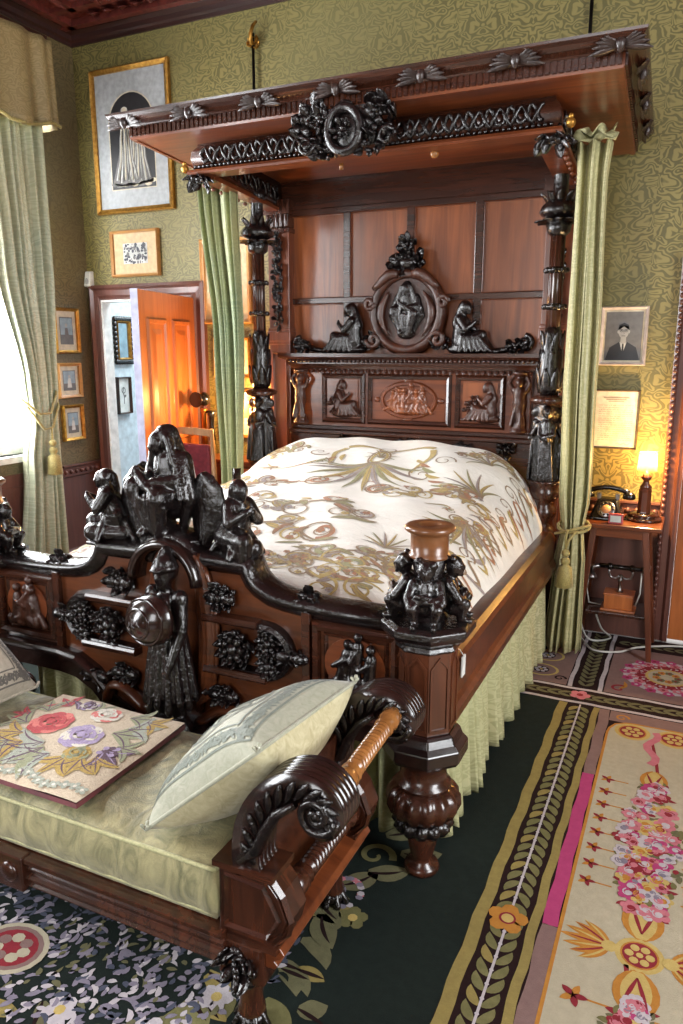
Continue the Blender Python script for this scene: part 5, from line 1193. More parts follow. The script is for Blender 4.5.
for s in (1, -1):
    F = mx(s)
    for fy, nm in ((SY0 + .028, 0), (SY1 - .03, 1)):
        dx = -.03 * nm
        y0 = fy - .03; y1 = fy + .05
        # block with swelling outer side
        m = MB(); side = [(-.872, .262), (-.735, .262), (-.70, .30), (-.688, .345), (-.71, .40), (-.738, .436), (-.868, .436)]
        m.prism(side, y0, y1); o = m.xf(F).build('arm_block', 'darkz', st, .004)
        m = MB(); q = -1 if nm == 0 else 1; yy = y0 if nm == 0 else y1
        m.sweep([(-.852, yy, .285), (-.745, yy, .285), (-.715, yy, .34), (-.752, yy, .41), (-.848, yy, .415)], [(-.006, 0), (0, -.008), (.006, 0)], (0, 1, 0), closed=True); m.box(-.88, -.725, y0 - .008, y1 + .008, .43, .445); m.box(-.88, -.72, y0 - .008, y1 + .008, .252, .268)
        for k in range(2): m.sweep([(-.745 + .02 * k, y0 + .002, .275), (-.708 + .014 * k, y0 + .002, .31), (-.694 + .008 * k, y0 + .002, .345), (-.716 + .01 * k, y0 + .002, .40), (-.742 + .012 * k, y0 + .002, .43)], [(-.006, .004), (0, -.008), (.006, .004)], (0, 1, 0))
        m.xf(F).build('block_moulding', 'dark', o)
        # scroll with reeded edge
        P = smooth(SP); n = len(P); sc = [1 if i < n * .55 else 1 - .72 * (i - n * .55) / (n * .45) for i in range(n)]
        prof = []
        for k in range(41): b = -.04 + .08 * k / 40; prof.append((.030 + .0035 * abs(cos(k * pi / 8)), b))
        for k in range(40, -1, -1): b = -.04 + .08 * k / 40; prof.append((-.030 - .003 * abs(cos(k * pi / 8)), b))
        m = MB(); m.sweep([(x + dx * .0, fy + .01, z) for x, z in P], prof, (0, -1, 0), sm=True, scale=sc)
        o = m.xf(F).build('arm_scroll', 'ebonyarm' if 'ebonyarm' in M else 'dark', st)
        m = MB()
        for i in range(4, int(n * .6), 2):
            t_ = (P[min(i + 1, n - 1)] - P[i - 1]).normalized(); nn = Vector((-t_.y, t_.x))
            for q in (1, -1): m.leaf((P[i].x - nn.x * .026, fy + .01 - q * .040, P[i].y - nn.y * .026), (t_.x * 1.0 + nn.x * .7, 0, t_.y * 1.0 + nn.y * .7), (0, -q, 0), .058, .024, .04)
        m.tube(spiral(-.622, .622, .046, .006, 0, -1.7, 30, fy - .032), .009, 7); m.ell((-.622, fy - .034, .622), (.012, .008, .012), 8, 5)
        m.tube([(-.81 + .0, fy - .03, .46), (-.765, fy - .032, .50), (-.745, fy - .032, .55), (-.715, fy - .032, .6), (-.67, fy - .03, .635)], [.012, .014, .014, .012, .008], 7)
        m.xf(F).build('scroll_carving', 'ebony', o)
    # turned top spindle and the lower one
    def bobbin(a, b, r, mat, name, nb=12):
        A, B = Vector(a), Vector(b); L = (B - A).length; prof = [(r * .5, 0), (r * 1.15, .012), (r * 1.2, .05), (r * .7, .062), (r * 1.1, .07), (r * .7, .08)]
        z = .085; stp = (L - .17) / nb
        for i in range(nb): prof += [(r * .72, z), (r * .98, z + stp * .3), (r * .98, z + stp * .7), (r * .72, z + stp)]; z += stp
        prof += [(r * 1.1, L - .08), (r * .7, L - .07), (r * 1.15, L - .05), (r * 1.1, L - .012), (r * .5, L)]
        q = (B - A).to_track_quat('Z', 'Y').to_matrix().to_4x4()
        m = MB(); m.lathe(prof, (0, 0, 0), 18, mat=Matrix.Translation(A) @ q); m.xf(F).build(name, mat, st, label='golden turned bobbin rail between the scrolls' if mat == 'brass_wood' else None)
    bobbin((-.605, SY0 + .07, .645), (-.622, SY1 - .05, .645), .023, 'brass_wood', 'top_spindle', 13)
    bobbin((-.735, SY0 + .08, .345), (-.735, SY1 - .05, .345), .026, 'dark', 'lower_spindle', 12)
    m = MB(); m.hexa([(-.81, SY0 + .04, .29), (-.79, SY0 + .04, .29), (-.79, SY1 - .05, .29), (-.81, SY1 - .05, .29)], [(-.795, SY0 + .04, .56), (-.775, SY0 + .04, .56), (-.775, SY1 - .05, .56), (-.795, SY1 - .05, .56)]); m.xf(F).build('end_board', 'dark', st)
    m = MB(); prof = [(-.86, .20), (-.735, .2), (-.725, .212), (-.735, .222), (-.718, .232), (-.708, .245), (-.718, .26), (-.75, .268), (-.76, .285), (-.86, .285)]
    m.rings([[(a, y, b) for a, b in prof] for y in (SY0 + .005, SY1 + .01)], 0, False); m.xf(F).build('end_rail', 'red', st, .002)
    for fy in (SY0 + .035, SY1 - .01):
        m = MB(); m.lathe([(.03, .03), (.034, .045), (.028, .06), (.027, .1), (.036, .15), (.04, .16)], (-.815, fy, 0), 14); m.box(-.875, -.755, fy - .045, fy + .045, .15, .255); lg = m.xf(F).build('leg', 'darkz', st, .008)
        m = MB(); foliage(m, (-.815, fy - .047, .2), .045, .04, 12, 17, (0, -1, 0), .04, 0, 5); m.ell((-.815, fy - .03, .15), (.04, .03, .02)); m.xf(F).build('leg_carving', 'ebony', lg)
        m = MB(); m.lathe([(.012, 0.0), (.03, .008), (.036, .02), (.034, .032), (.022, .038)], (-.815, fy, 0), 14)
        for k in range(5): a = pi + k * pi / 4; m.cap((-.815 + .026 * cos(a), fy + .026 * sin(a), .034), .009, (-.815 + .042 * cos(a), fy + .042 * sin(a), .01), .009, 6)
        m.xf(F).build('claw_foot', 'ebony', lg)
# seat cushion
def boxy(x0, x1, y0, y1, z0, z1, pw=.02, nx=40, ny=16, crown=.02, lump=.006):
    """boxed cushion with soft edges"""
    m = MB(); 
    def S_(u, v): 
        ex = max(0, 1 - abs(2 * u - 1) ** 10) ; ey = max(0, 1 - abs(2 * v - 1) ** 8); return (ex * ey) ** .5
    rg = [[(x0 + (x1 - x0) * i / nx, y0 + (y1 - y0) * j / ny, z1 - pw + (pw + crown * sin(pi * i / nx) ** .5 * sin(pi * j / ny) ** .5) * S_(i / nx, j / ny) + lump * sin(i * 1.1 + j * .7) * S_(i / nx, j / ny)) for i in range(nx + 1)] for j in range(ny + 1)]
    m.rings(rg, 0, True, cap=False, closed=False)
    per = [(i / nx, 0) for i in range(nx)] + [(1, j / ny) for j in range(ny)] + [(1 - i / nx, 1) for i in range(nx)] + [(0, 1 - j / ny) for j in range(ny)]
    def side(t): 
        bul = .014 * sin(pi * t); out = []
        for k, (u, v) in enumerate(per):
            x = x0 + (x1 - x0) * u + (bul if u == 1 else -bul if u == 0 else 0); y = y0 + (y1 - y0) * v + (bul if v == 1 else -bul if v == 0 else 0)
            out.append((x, y + .003 * sin(k * 1.7) * sin(pi * t), z1 - pw + (z0 - z1 + pw) * t))
        return out
    m.rings([side(t / 6) for t in range(7)], 0, True, cap=False)
    m.add([(x0, y0, z0), (x1, y0, z0), (x1, y1, z0), (x0, y1, z0)], [(3, 2, 1, 0)])
    return m, [(x0 + (x1 - x0) * u, y0 + (y1 - y0) * v, z1 - pw) for u, v in per]
m, per = boxy(SC - .617, SC + .617, SY0 + .005, SY1 - .0, .278, .425)
sc_ = m.build('seat_cushion', 'settee_cloth'); tag(sc_, 'long sage damask boxed seat cushion on the settee', 'cushion')
M['piping'] = cloth('sage_piping', (190, 186, 140), (160, 158, 112), .7, .2, 60)
m = MB()
for dz in (0, -.115): m.tube([(x, y, z + dz) for x, y, z in per + per[:1]], .0055, 7)
m.build('piping', 'piping', sc_)
# embroidered pad
M['tapestry'] = cloth('beige_wool_canvas', (206, 190, 164), (184, 166, 140), .9, .2, 90, .4); M['maroon'] = cloth('maroon_backing', (110, 36, 44), (88, 28, 36), .8)
for n_, c_, c2_ in (('y_red', (196, 54, 56), (158, 36, 44)), ('y_coral', (222, 122, 110), (200, 96, 90)), ('y_lilac', (176, 158, 190), (140, 122, 160)), ('y_white', (226, 220, 206), (200, 194, 178)), ('y_gold', (190, 160, 70), (156, 124, 48)), ('y_sage', (158, 160, 124), (126, 132, 96)), ('y_plum', (92, 58, 80), (74, 44, 64)), ('y_grey', (172, 176, 160), (146, 152, 136))): M[n_] = cloth(n_, c_, c2_, .9, .2, 120, .4)
PX0, PX1, PY0, PY1 = -1.76, -1.28, 1.212, 1.65
def zpad(u, v):
    a = (u - PX0) / (PX1 - PX0); b = (v - PY0) / (PY1 - PY0); return .468 + .012 * (max(0, sin(pi * a)) * max(0, sin(pi * b))) ** .4 + .003 * sin(9 * a + 5 * b) - .006 * max(0, a - .9) * 10 * 0
m = MB(); n = 22
m.rings([[(PX0 + (PX1 - PX0) * i / n, PY0 + (PY1 - PY0) * j / n, zpad(PX0 + (PX1 - PX0) * i / n, PY0 + (PY1 - PY0) * j / n)) for i in range(n + 1)] for j in range(n + 1)], 0, True, cap=False, closed=False)
per = [(PX0, PY0), (PX1, PY0), (PX1, PY1), (PX0, PY1)]
m.add([(x, y, .466) for x, y in per] + [(x, y, .452) for x, y in per], [(0, 1, 5, 4), (1, 2, 6, 5), (2, 3, 7, 6), (3, 0, 4, 7), (7, 6, 5, 4)], 1)
fp = Flat(lambda u, v, h: (u, v, zpad(u, v) + h + .001), .0005)
RD, CO, LI, WH, GO, SA, PL, GR_ = range(2, 10)
def rose(u, v, r, a, b, c, seed):
    r_ = random.Random(seed)
    for k in range(4):
        n_ = 9 - 2 * k; q = r * (1 - .22 * k)
        for i in range(n_): t_ = 2 * pi * i / n_ + k * .5; fp.leaf(u + q * .45 * cos(t_), v + q * .45 * sin(t_), t_ + .9, q * .6, q * .42, (a, b, c)[(i + k) % 3], 3 + k + .08 * i, .9, 5)
    fp.curl(u, v, r * .5, 0, 1.8, r * .12, c, 8, 20); fp.disc(u, v, r * .16, r * .16, a, 8.5, 8)
for u, v, a, L, c_ in ((-1.66, 1.40, 3.5, .10, GO), (-1.62, 1.36, 4.0, .11, GO), (-1.7, 1.45, 3.0, .1, SA), (-1.66, 1.35, 4.4, .08, SA), (-1.54, 1.36, 4.2, .14, SA), (-1.56, 1.38, 3.7, .13, GR_), (-1.5, 1.34, 3.9, .12, GR_), (-1.4, 1.36, 4.9, .09, GO), (-1.44, 1.35, 4.5, .1, GO), (-1.37, 1.38, 5.4, .08, GO), (-1.38, 1.42, -.5, .09, PL), (-1.36, 1.45, .1, .08, SA), (-1.42, 1.5, .3, .11, SA), (-1.4, 1.54, .5, .1, GR_), (-1.44, 1.6, .3, .09, SA), (-1.38, 1.6, 0, .08, GO), (-1.62, 1.57, 1.6, .07, PL), (-1.56, 1.58, 1.1, .07, SA), (-1.7, 1.53, 2.2, .09, SA), (-1.66, 1.58, 2.6, .08, RD), (-1.74, 1.5, 3.4, .06, RD)):
    for k in (-.35, 0, .35): fp.leaf(u, v, a + k, L, L * .3, c_, 2 + abs(k), k * 1.5, 6); fp.leaf(u, v, a + k, L * .9, L * .05, PL if c_ != PL else LI, 2.6, k * 1.5, 6)
rose(-1.63, 1.475, .085, RD, CO, RD, 1); rose(-1.485, 1.445, .08, LI, WH, LI, 2); rose(-1.51, 1.575, .06, WH, CO, WH, 3); rose(-1.6, 1.6, .04, LI, WH, PL, 4); rose(-1.43, 1.37, .05, GO, GO, SA, 5)
for k in range(10): fp.disc(-1.36 + .02 * cos(k), 1.42 + .02 * sin(k * 1.7), .009, .009, (PL, LI)[k % 2], 4 + .1 * k, 7)
for k in range(16): fp.flower(-1.7 + .4 * k / 15, 1.245 + .012 * sin(k), .016, GR_, WH, 2, 4, k)
m.merge(fp.mb)
o = m.build('embroidered_pad', ['tapestry', 'maroon', 'y_red', 'y_coral', 'y_lilac', 'y_white', 'y_gold', 'y_sage', 'y_plum', 'y_grey']); tag(o, 'flat beige pad embroidered with red and lilac roses on the settee', 'cushion')
# scatter pillows: a plump square spanned by corners A (bottom front), T (top front), B (top back), D (bottom back)
M['pillow_cloth'] = cloth('pale_celadon_brocade', (172, 172, 152), (152, 154, 132), .6, .3, 40); M['pillow_line'] = cloth('grey_green_brocade_thread', (112, 120, 106), (94, 102, 90), .6, .2, 60); M['pillow_back'] = cloth('straw_cotton_back', (196, 188, 152), (170, 160, 122), .8, .2, 30)
M['pillow2_cloth'] = cloth('ecru_brocade', (188, 178, 160), (168, 158, 140), .7, .3, 40); M['pillow2_line'] = cloth('charcoal_brocade_thread', (110, 104, 96), (88, 84, 78), .7, .2, 60)
def pillow(A, T, B, D, th, label, cl, ln, grp):
    A, T, B, D = [Vector(p) for p in (A, T, B, D)]; N = (T - A).cross(D - A).normalized()
    if N.x * (1 if A.x < T.x else -1) > 0: N = -N
    if N.z < 0: N = -N
    def P(u, v, h, sg=1):
        b = (max(0, 1 - abs(2 * u - 1) ** 2.6) * max(0, 1 - abs(2 * v - 1) ** 2.6)) ** .5
        uu, vv = u, v; pin = .035 * (1 - abs(2 * u - 1)) ** 1; pv = .035 * (1 - abs(2 * v - 1))
        u2 = .5 + (u - .5) * (1 - 1.1 * pv * 0 - .06 * (1 - (2 * v - 1) ** 2)); v2 = .5 + (v - .5) * (1 - .06 * (1 - (2 * u - 1) ** 2))
        p = A.lerp(T, u2).lerp(D.lerp(B, u2), v2); return p + N * (sg * (th * b + h) + .004 * sin(9 * u + 7 * v) * b)
    n = 28; m = MB()
    m.rings([[P(i / n, j / n, 0) for i in range(n + 1)] for j in range(n + 1)], 0, True, cap=False, closed=False)
    m.rings([[P(i / n, j / n, 0, -1) for i in range(n + 1)] for j in range(n + 1)], 2, True, cap=False, closed=False)
    fq = Flat(lambda u, v, h: P(min(.995, max(.005, u)), min(.995, max(.005, v)), h + .0012), .0004)
    for q in (.055, .17): fq.stroke([(q + (1 - 2 * q) * i / 20, q) for i in range(21)] + [(1 - q, q + (1 - 2 * q) * i / 20) for i in range(21)] + [(1 - q - (1 - 2 * q) * i / 20, 1 - q) for i in range(21)] + [(q, 1 - q - (1 - 2 * q) * i / 20) for i in range(21)], .012, 1)
    for k in range(17):
        s_ = .08 + .84 * k / 16
        for (u, v) in ((s_, .11), (s_, .89), (.11, s_), (.89, s_)):
            fq.curl(u, v, .034, k * 1.3, 1.2, .016, 1, 2, 12)
            for q in range(4): fq.leaf(u, v, k + q * 1.57, .045, .02, 1, 1.4, .8, 4)
    for q in range(8):
        a = q * pi / 4
        fq.leaf(.5 + .06 * cos(a), .5 + .06 * sin(a), a, .22, .06, 1, 2, .5); fq.leaf(.5 + .06 * cos(a), .5 + .06 * sin(a), a, .2, .03, 0, 3, .5); fq.curl(.5 + .2 * cos(a + .4), .5 + .2 * sin(a + .4), .06, a, 1.3, .014, 1, 2, 16)
    fq.ring(.5, .5, .29, .29, .016, 1, 2, 40); fq.ring(.5, .5, .06, .06, .014, 1, 3)
    m.merge(fq.mb)
    o = m.build('pillow', [cl, ln, 'pillow_back']); tag(o, label, 'pillow', grp)
    m = MB(); e = [P(i / 20, 0, 0) for i in range(20)] + [P(1, i / 20, 0) for i in range(20)] + [P(1 - i / 20, 1, 0) for i in range(20)] + [P(0, 1 - i / 20, 0) for i in range(21)]
    m.tube(e, .005, 7)
    for p in (A, T, B, D):
        for k in range(4): m.cap(p, .005, p + Vector((.01 * sin(k * 2), .01 * cos(k * 2), .012)), .004, 5)
    m.build('corded_edge', cl, o)
pillow((-1.065, 1.21, .462), (-.765, 1.225, .725), (-.735, 1.66, .705), (-1.055, 1.66, .462), .105, 'pale celadon brocade pillow leaning on the right arm of the settee', 'pillow_cloth', 'pillow_line', 'settee pillows')
pillow((-1.885, 1.25, .462), (-2.16, 1.25, .715), (-2.17, 1.66, .715), (-1.885, 1.66, .462), .095, 'ecru and charcoal brocade pillow at the far left end of the settee', 'pillow2_cloth', 'pillow2_line', 'settee pillows')
# ------------------------------------------------------------------ telephone table by the right doorway
TX0, TX1, TY0, TY1, TZ = -.48, -.085, 3.875, 4.19, .695
tb = thing('telephone_table', ((TX0 + TX1) / 2, 4.03, 0), 'small red mahogany table with splayed legs and a shelf by the right doorway', 'table')
m = MB(); m.box(TX0, TX1, TY0, TY1, TZ - .022, TZ); m.build('table_top', 'red', tb, .005)
m = MB()
for x0, x1, y0, y1 in ((TX0 + .07, TX1 - .07, TY0 + .03, TY0 + .045), (TX0 + .07, TX1 - .07, TY1 - .045, TY1 - .03), (TX0 + .06, TX0 + .075, TY0 + .04, TY1 - .04), (TX1 - .075, TX1 - .06, TY0 + .04, TY1 - .04)): m.box(x0, x1, y0, y1, TZ - .07, TZ - .02)
m.build('apron', 'red', tb, .002)
for sx in (0, 1):
    for sy in (0, 1):
        a = (TX0 + .075 if not sx else TX1 - .075, TY0 + .045 if not sy else TY1 - .04); b = (TX0 + .02 if not sx else TX1 - .008, TY0 + .01 if not sy else TY1 - .01)
        m = MB(); h = .0155; g = .013
        m.hexa([(b[0] - g, b[1] - g, .002), (b[0] + g, b[1] - g, .002), (b[0] + g, b[1] + g, .002), (b[0] - g, b[1] + g, .002)], [(a[0] - h, a[1] - h, TZ - .02), (a[0] + h, a[1] - h, TZ - .02), (a[0] + h, a[1] + h, TZ - .02), (a[0] - h, a[1] + h, TZ - .02)]); m.build('leg', 'redz', tb, .002)
m = MB(); m.box(TX0 + .055, TX1 - .045, TY0 + .04, TY1 - .04, .205, .222); m.build('shelf', 'darkz', tb, .003)
# lamp
LX, LY = -.185, 4.07
lp = thing('table_lamp', (LX, LY, TZ), 'lit small table lamp on the telephone table', 'lamp')
m = MB(); m.lathe([(.085, TZ), (.09, TZ + .006), (.085, TZ + .014), (.06, TZ + .018), (.075, TZ + .024), (.07, TZ + .034), (.045, TZ + .04)], (LX, LY, 0), 26); m.build('base', 'darkz', lp)
m = MB(); m.lathe([(.036, .73), (.034, .74), (.032, .84), (.034, .85), (.028, .862)], (LX, LY, 0), 8, sm=False, ph=pi / 8); m.lathe([(.026, .86), (.03, .868), (.016, .885), (.014, .9), (.024, .91), (.026, .92), (.012, .935), (.01, .95)], (LX, LY, 0), 18); m.build('column', 'redz', lp)
t = NT('lit_lampshade'); tl = t.n('ShaderNodeBsdfTranslucent'); df = t.n('ShaderNodeBsdfDiffuse'); tl.inputs[0].default_value = (.10, .066, .018, 1); df.inputs[0].default_value = c4((236, 204, 120))
mx = t.n('ShaderNodeMixShader'); mx.inputs[0].default_value = .4; t.l(tl.outputs[0], mx.inputs[1]); t.l(df.outputs[0], mx.inputs[2]); tp = t.n('ShaderNodeBsdfTransparent'); tp.inputs[0].default_value = (1, .82, .5, 1); my = t.n('ShaderNodeMixShader'); my.inputs[0].default_value = .4; t.l(mx.outputs[0], my.inputs[1]); t.l(tp.outputs[0], my.inputs[2]); t.l(my.outputs[0], t.t.nodes['Material Output'].inputs[0]); M['shade'] = t.m
m = MB(); m.lathe([(.049, .95), (.043, 1.045)], (LX, LY, 0), 28); m.f = [f for f in m.f if len(f) == 4]; m.m = m.m[:len(m.f)]; m.s = [True] * len(m.f); m.build('lamp_shade', 'shade', lp)
LAMP = point('lamp_bulb_light', (LX, LY, 1.0), 27, (1, .66, .30), .02); LAMP.parent = lp; LAMP.matrix_parent_inverse = Matrix.Translation(-lp.location)
# rotary telephone
PXc, PYc = -.36, 4.05
ph = thing('rotary_telephone', (PXc, PYc, TZ), 'black rotary telephone on the telephone table', 'telephone')
m = MB(); m.hexa([(PXc - .085, PYc - .085, TZ), (PXc + .085, PYc - .085, TZ), (PXc + .085, PYc + .075, TZ), (PXc - .085, PYc + .075, TZ)], [(PXc - .05, PYc - .02, TZ + .1), (PXc + .05, PYc - .02, TZ + .1), (PXc + .045, PYc + .05, TZ + .105), (PXc - .045, PYc + .05, TZ + .105)]); m.build('body', 'black', ph, .012)
rt = Matrix.Translation((PXc, PYc - .056, TZ + .052)) @ Matrix.Rotation(R(58), 4, 'X')
m = MB(); m.lathe([(.044, 0), (.046, .006), (.04, .01), (.004, .011)], (0, 0, 0), 26, mat=rt); dl = m.build('dial', 'chrome', ph)
m = MB(); m.lathe([(.024, .009), (.022, .014), (.003, .015)], (0, 0, 0), 20, mat=rt); m.build('dial_card', plain('dial_card_orange', (206, 140, 84), .5), dl)
m = MB()
for k in range(10): a = k * .56; p = rt @ Vector((.034 * cos(a), .034 * sin(a), .0105)); m.ell(p, .0055, 8, 5)
m.build('finger_hole', 'black', dl)
m = MB()
for s in (1, -1): m.box(PXc + s * .045 - .01, PXc + s * .045 + .01, PYc - .01, PYc + .04, TZ + .095, TZ + .128)
m.build('cradle', 'chrome', ph, .003)
m = MB(); m.tube([(PXc - .1 + .2 * i / 10, PYc + .015, TZ + .135 + .022 * sin(pi * i / 10)) for i in range(11)], .013, 10)
for s in (1, -1): m.lathe([(.016, 0), (.03, -.016), (.032, -.034), (.026, -.038)], (PXc + s * .1, PYc + .015, TZ + .14), 16)
m.build('handset', 'black', ph)
m = MB(); m.tube([(PXc - .1, PYc + .015, TZ + .1), (PXc - .115, PYc, TZ + .03), (PXc - .1, PYc - .03, TZ + .008), (PXc - .06, PYc - .088, TZ + .006), (PXc + .04, PYc - .095, TZ + .006), (PXc + .1, PYc - .03, TZ + .006), (PXc + .1, PYc + .05, TZ + .02)], .004, 6); m.build('cord', 'black', ph)
# tiny red clock
ck = thing('desk_clock', (-.305, 3.92, TZ), 'tiny red-framed clock in front of the rotary telephone', 'clock')
m = MB(); m.hexa([(-.34, 3.905, TZ), (-.27, 3.905, TZ), (-.27, 3.935, TZ), (-.34, 3.935, TZ)], [(-.34, 3.915, TZ + .05), (-.27, 3.915, TZ + .05), (-.27, 3.935, TZ + .05), (-.34, 3.935, TZ + .05)]); m.build('case', plain('red_lacquer', (150, 34, 38), .4), ck, .003)
m = MB(); m.hexa([(-.33, 3.9035, TZ + .01), (-.28, 3.9035, TZ + .01), (-.28, 3.92, TZ + .01), (-.33, 3.92, TZ + .01)], [(-.33, 3.911, TZ + .04), (-.28, 3.911, TZ + .04), (-.28, 3.92, TZ + .04), (-.33, 3.92, TZ + .04)]); m.build('face', plain('clock_face', (190, 196, 190), .4), ck)
# cradle telephone on the shelf
SZ = .222; CXc, CYc = -.265, 4.0
ct = thing('cradle_telephone', (CXc, CYc, SZ), 'antique telephone with a handset across a chrome fork on a wooden box', 'telephone')
m = MB(); m.box(CXc - .085, CXc + .085, CYc - .06, CYc + .06, SZ, SZ + .012); m.build('base_board', 'orange', ct, .003)
m = MB(); m.box(CXc - .07, CXc + .07, CYc - .05, CYc + .05, SZ + .012, SZ + .085); m.box(CXc - .075, CXc + .075, CYc - .055, CYc + .055, SZ + .085, SZ + .095); m.build('wooden_box', 'orange', ct, .003)
m = MB(); m.lathe([(.018, .095), (.01, .105), (.009, .15), (.014, .155), (.009, .162), (.009, .185)], (CXc, CYc, SZ), 14)
for s in (1, -1): m.tube([(CXc, CYc, SZ + .185), (CXc + s * .025, CYc, SZ + .165), (CXc + s * .05, CYc, SZ + .17), (CXc + s * .058, CYc, SZ + .195), (CXc + s * .056, CYc, SZ + .215)], .006, 7)
m.build('fork', 'chrome', ct)
m = MB(); m.tube([(CXc - .11, CYc, SZ + .226), (CXc + .11, CYc, SZ + .226)], .013, 10)
for s in (1, -1): m.lathe([(.017, -.012), (.019, 0), (.017, .012)], (CXc + s * .055, CYc, SZ + .226), 12, mat=Matrix.Rotation(R(90), 4, 'Y'))
h_ = m.build('handset', 'black', ct)
m = MB(); m.tube([(CXc - .1, CYc, SZ + .226), (CXc - .135, CYc - .005, SZ + .22), (CXc - .145, CYc - .01, SZ + .19)], [.012, .014, .018], 9); m.lathe([(.018, 0), (.03, -.02), (.033, -.03)], (CXc - .146, CYc - .012, SZ + .19), 14); m.build('mouthpiece', 'chrome', h_); m = MB(); m.lathe([(.018, 0), (.03, .02), (.032, .035), (.028, .04)], (CXc + .1, CYc, SZ + .226), 14, mat=Matrix.Rotation(R(100), 4, 'Y')); m.build('earpiece', 'chrome', h_)
m = MB(); m.tube([(CXc - .15, CYc - .01, SZ + .2), (CXc - .165, CYc, SZ + .1), (CXc - .15, CYc + .02, SZ + .01), (CXc - .09, CYc + .02, SZ + .006)], .004, 6); m.tube([(CXc + .1, CYc, SZ + .21), (CXc + .1, CYc - .01, SZ + .1), (CXc + .08, CYc + .02, SZ + .02)], .004, 6); m.build('cord', 'cord', ct)
# cables along the floor
def cable(name, pts, lab):
    P = [Vector(p) for p in pts]; out = []
    for i in range(len(P) - 1):
        p0, p1, p2, p3 = [P[min(max(k, 0), len(P) - 1)] for k in (i - 1, i, i + 1, i + 2)]
        for j in range(6): t = j / 6; out.append(.5 * ((2 * p1) + (p2 - p0) * t + (2 * p0 - 5 * p1 + 4 * p2 - p3) * t * t + (3 * p1 - p0 - 3 * p2 + p3) * t ** 3))
    o = MB().tube(out + [P[-1]], .0055, 7).build(name, 'cord'); return tag(o, lab, 'cable', 'floor cables')
cable('power_cable', [(-.50, 4.18, .012), (-.42, 4.0, .012), (-.36, 3.9, .013), (-.24, 3.93, .013), (-.14, 4.05, .012), (.1, 4.16, .012), (.5, 4.16, .012)], 'white cable looping over the rug under the telephone table to the door')
cable('power_cable', [(-.47, 4.15, .25), (-.46, 4.12, .08), (-.40, 4.05, .012), (-.30, 4.12, .012), (-.36, 4.17, .05), (-.42, 4.19, .2)], 'white cable dangling behind the telephone table')

# ------------------------------------------------------------------ pictures
for n_, c_ in (('mount_grey', (176, 180, 182)), ('mount_tan', (206, 178, 132)), ('mount_cream', (214, 204, 178)), ('print_dark', (42, 42, 46)), ('print_mid', (112, 110, 108)), ('print_pale', (206, 206, 200)), ('print_ink', (60, 62, 72)), ('print_skin', (176, 174, 168)), ('sheet', (232, 222, 196)), ('sheet_line', (168, 150, 122)), ('pale_frame', (212, 196, 186)), ('blue_print', (150, 172, 184))): M[n_] = plain(n_, c_, .45, 0, None, 30)
M['black_frame'] = wood('thin_dark_frame', (44, 26, 18), (70, 42, 28), .35, 'X'); M['tan_frame'] = wood('honey_frame', (172, 124, 70), (200, 150, 90), .35, 'X', .2); M['glazing'] = M['pane']
def picture(name, wall, u0, u1, v0, v1, fw, fmat, mount, art, label, cat='picture', group=None, cols=(), arch=False, lean=0):
    """u runs along the wall, v up; art(f, cu, cv, hw, hh) draws on the sheet"""
    if wall == 'B': F = lambda u, v, d: Vector((u, YB - d, v))
    elif wall == 'L': F = lambda u, v, d: Vector((XL + d, u, v))
    else: F = lambda u, v, d: Vector((-4.05 + d, u, v))
    root = thing(name, F((u0 + u1) / 2, v0, 0), label, cat, group); Nn = F(0, 0, 1) - F(0, 0, 0)
    cu, cv = (u0 + u1) / 2, (v0 + v1) / 2
    m = MB(); pts = [F(u0, v0, .006), F(u1, v0, .006), F(u1, v1, .006), F(u0, v1, .006)]; inw = Nn.cross(pts[1] - pts[0]).normalized(); sg = 1 if inw.dot(F(cu, cv, 0) - pts[0]) > 0 else -1
    m.sweep(pts, [(0, -.004), (0, .02), (sg * fw * .3, .03), (sg * fw * .7, .022), (sg * fw, .018), (sg * fw, -.004)], Nn, closed=True); m.build('frame', fmat, root)
    m = MB(); c = [F(u0 + fw * .6, v0 + fw * .6, .004), F(u1 - fw * .6, v0 + fw * .6, .004), F(u1 - fw * .6, v1 - fw * .6, .004), F(u0 + fw * .6, v1 - fw * .6, .004)]; m.hexa(c, [p + Nn * .008 for p in c]); m.build('mount', mount, root)
    fa = Flat(lambda u, v, h: F(cu + u, cv + v, .0135 + h), .0005); art(fa, (u1 - u0) / 2 - fw, (v1 - v0) / 2 - fw); fa.mb.build('print', list(cols), root); return root
def rct(f, a, b, c, d, mi, l=1): f.poly([(a, c), (b, c), (b, d), (a, d)], mi, l)
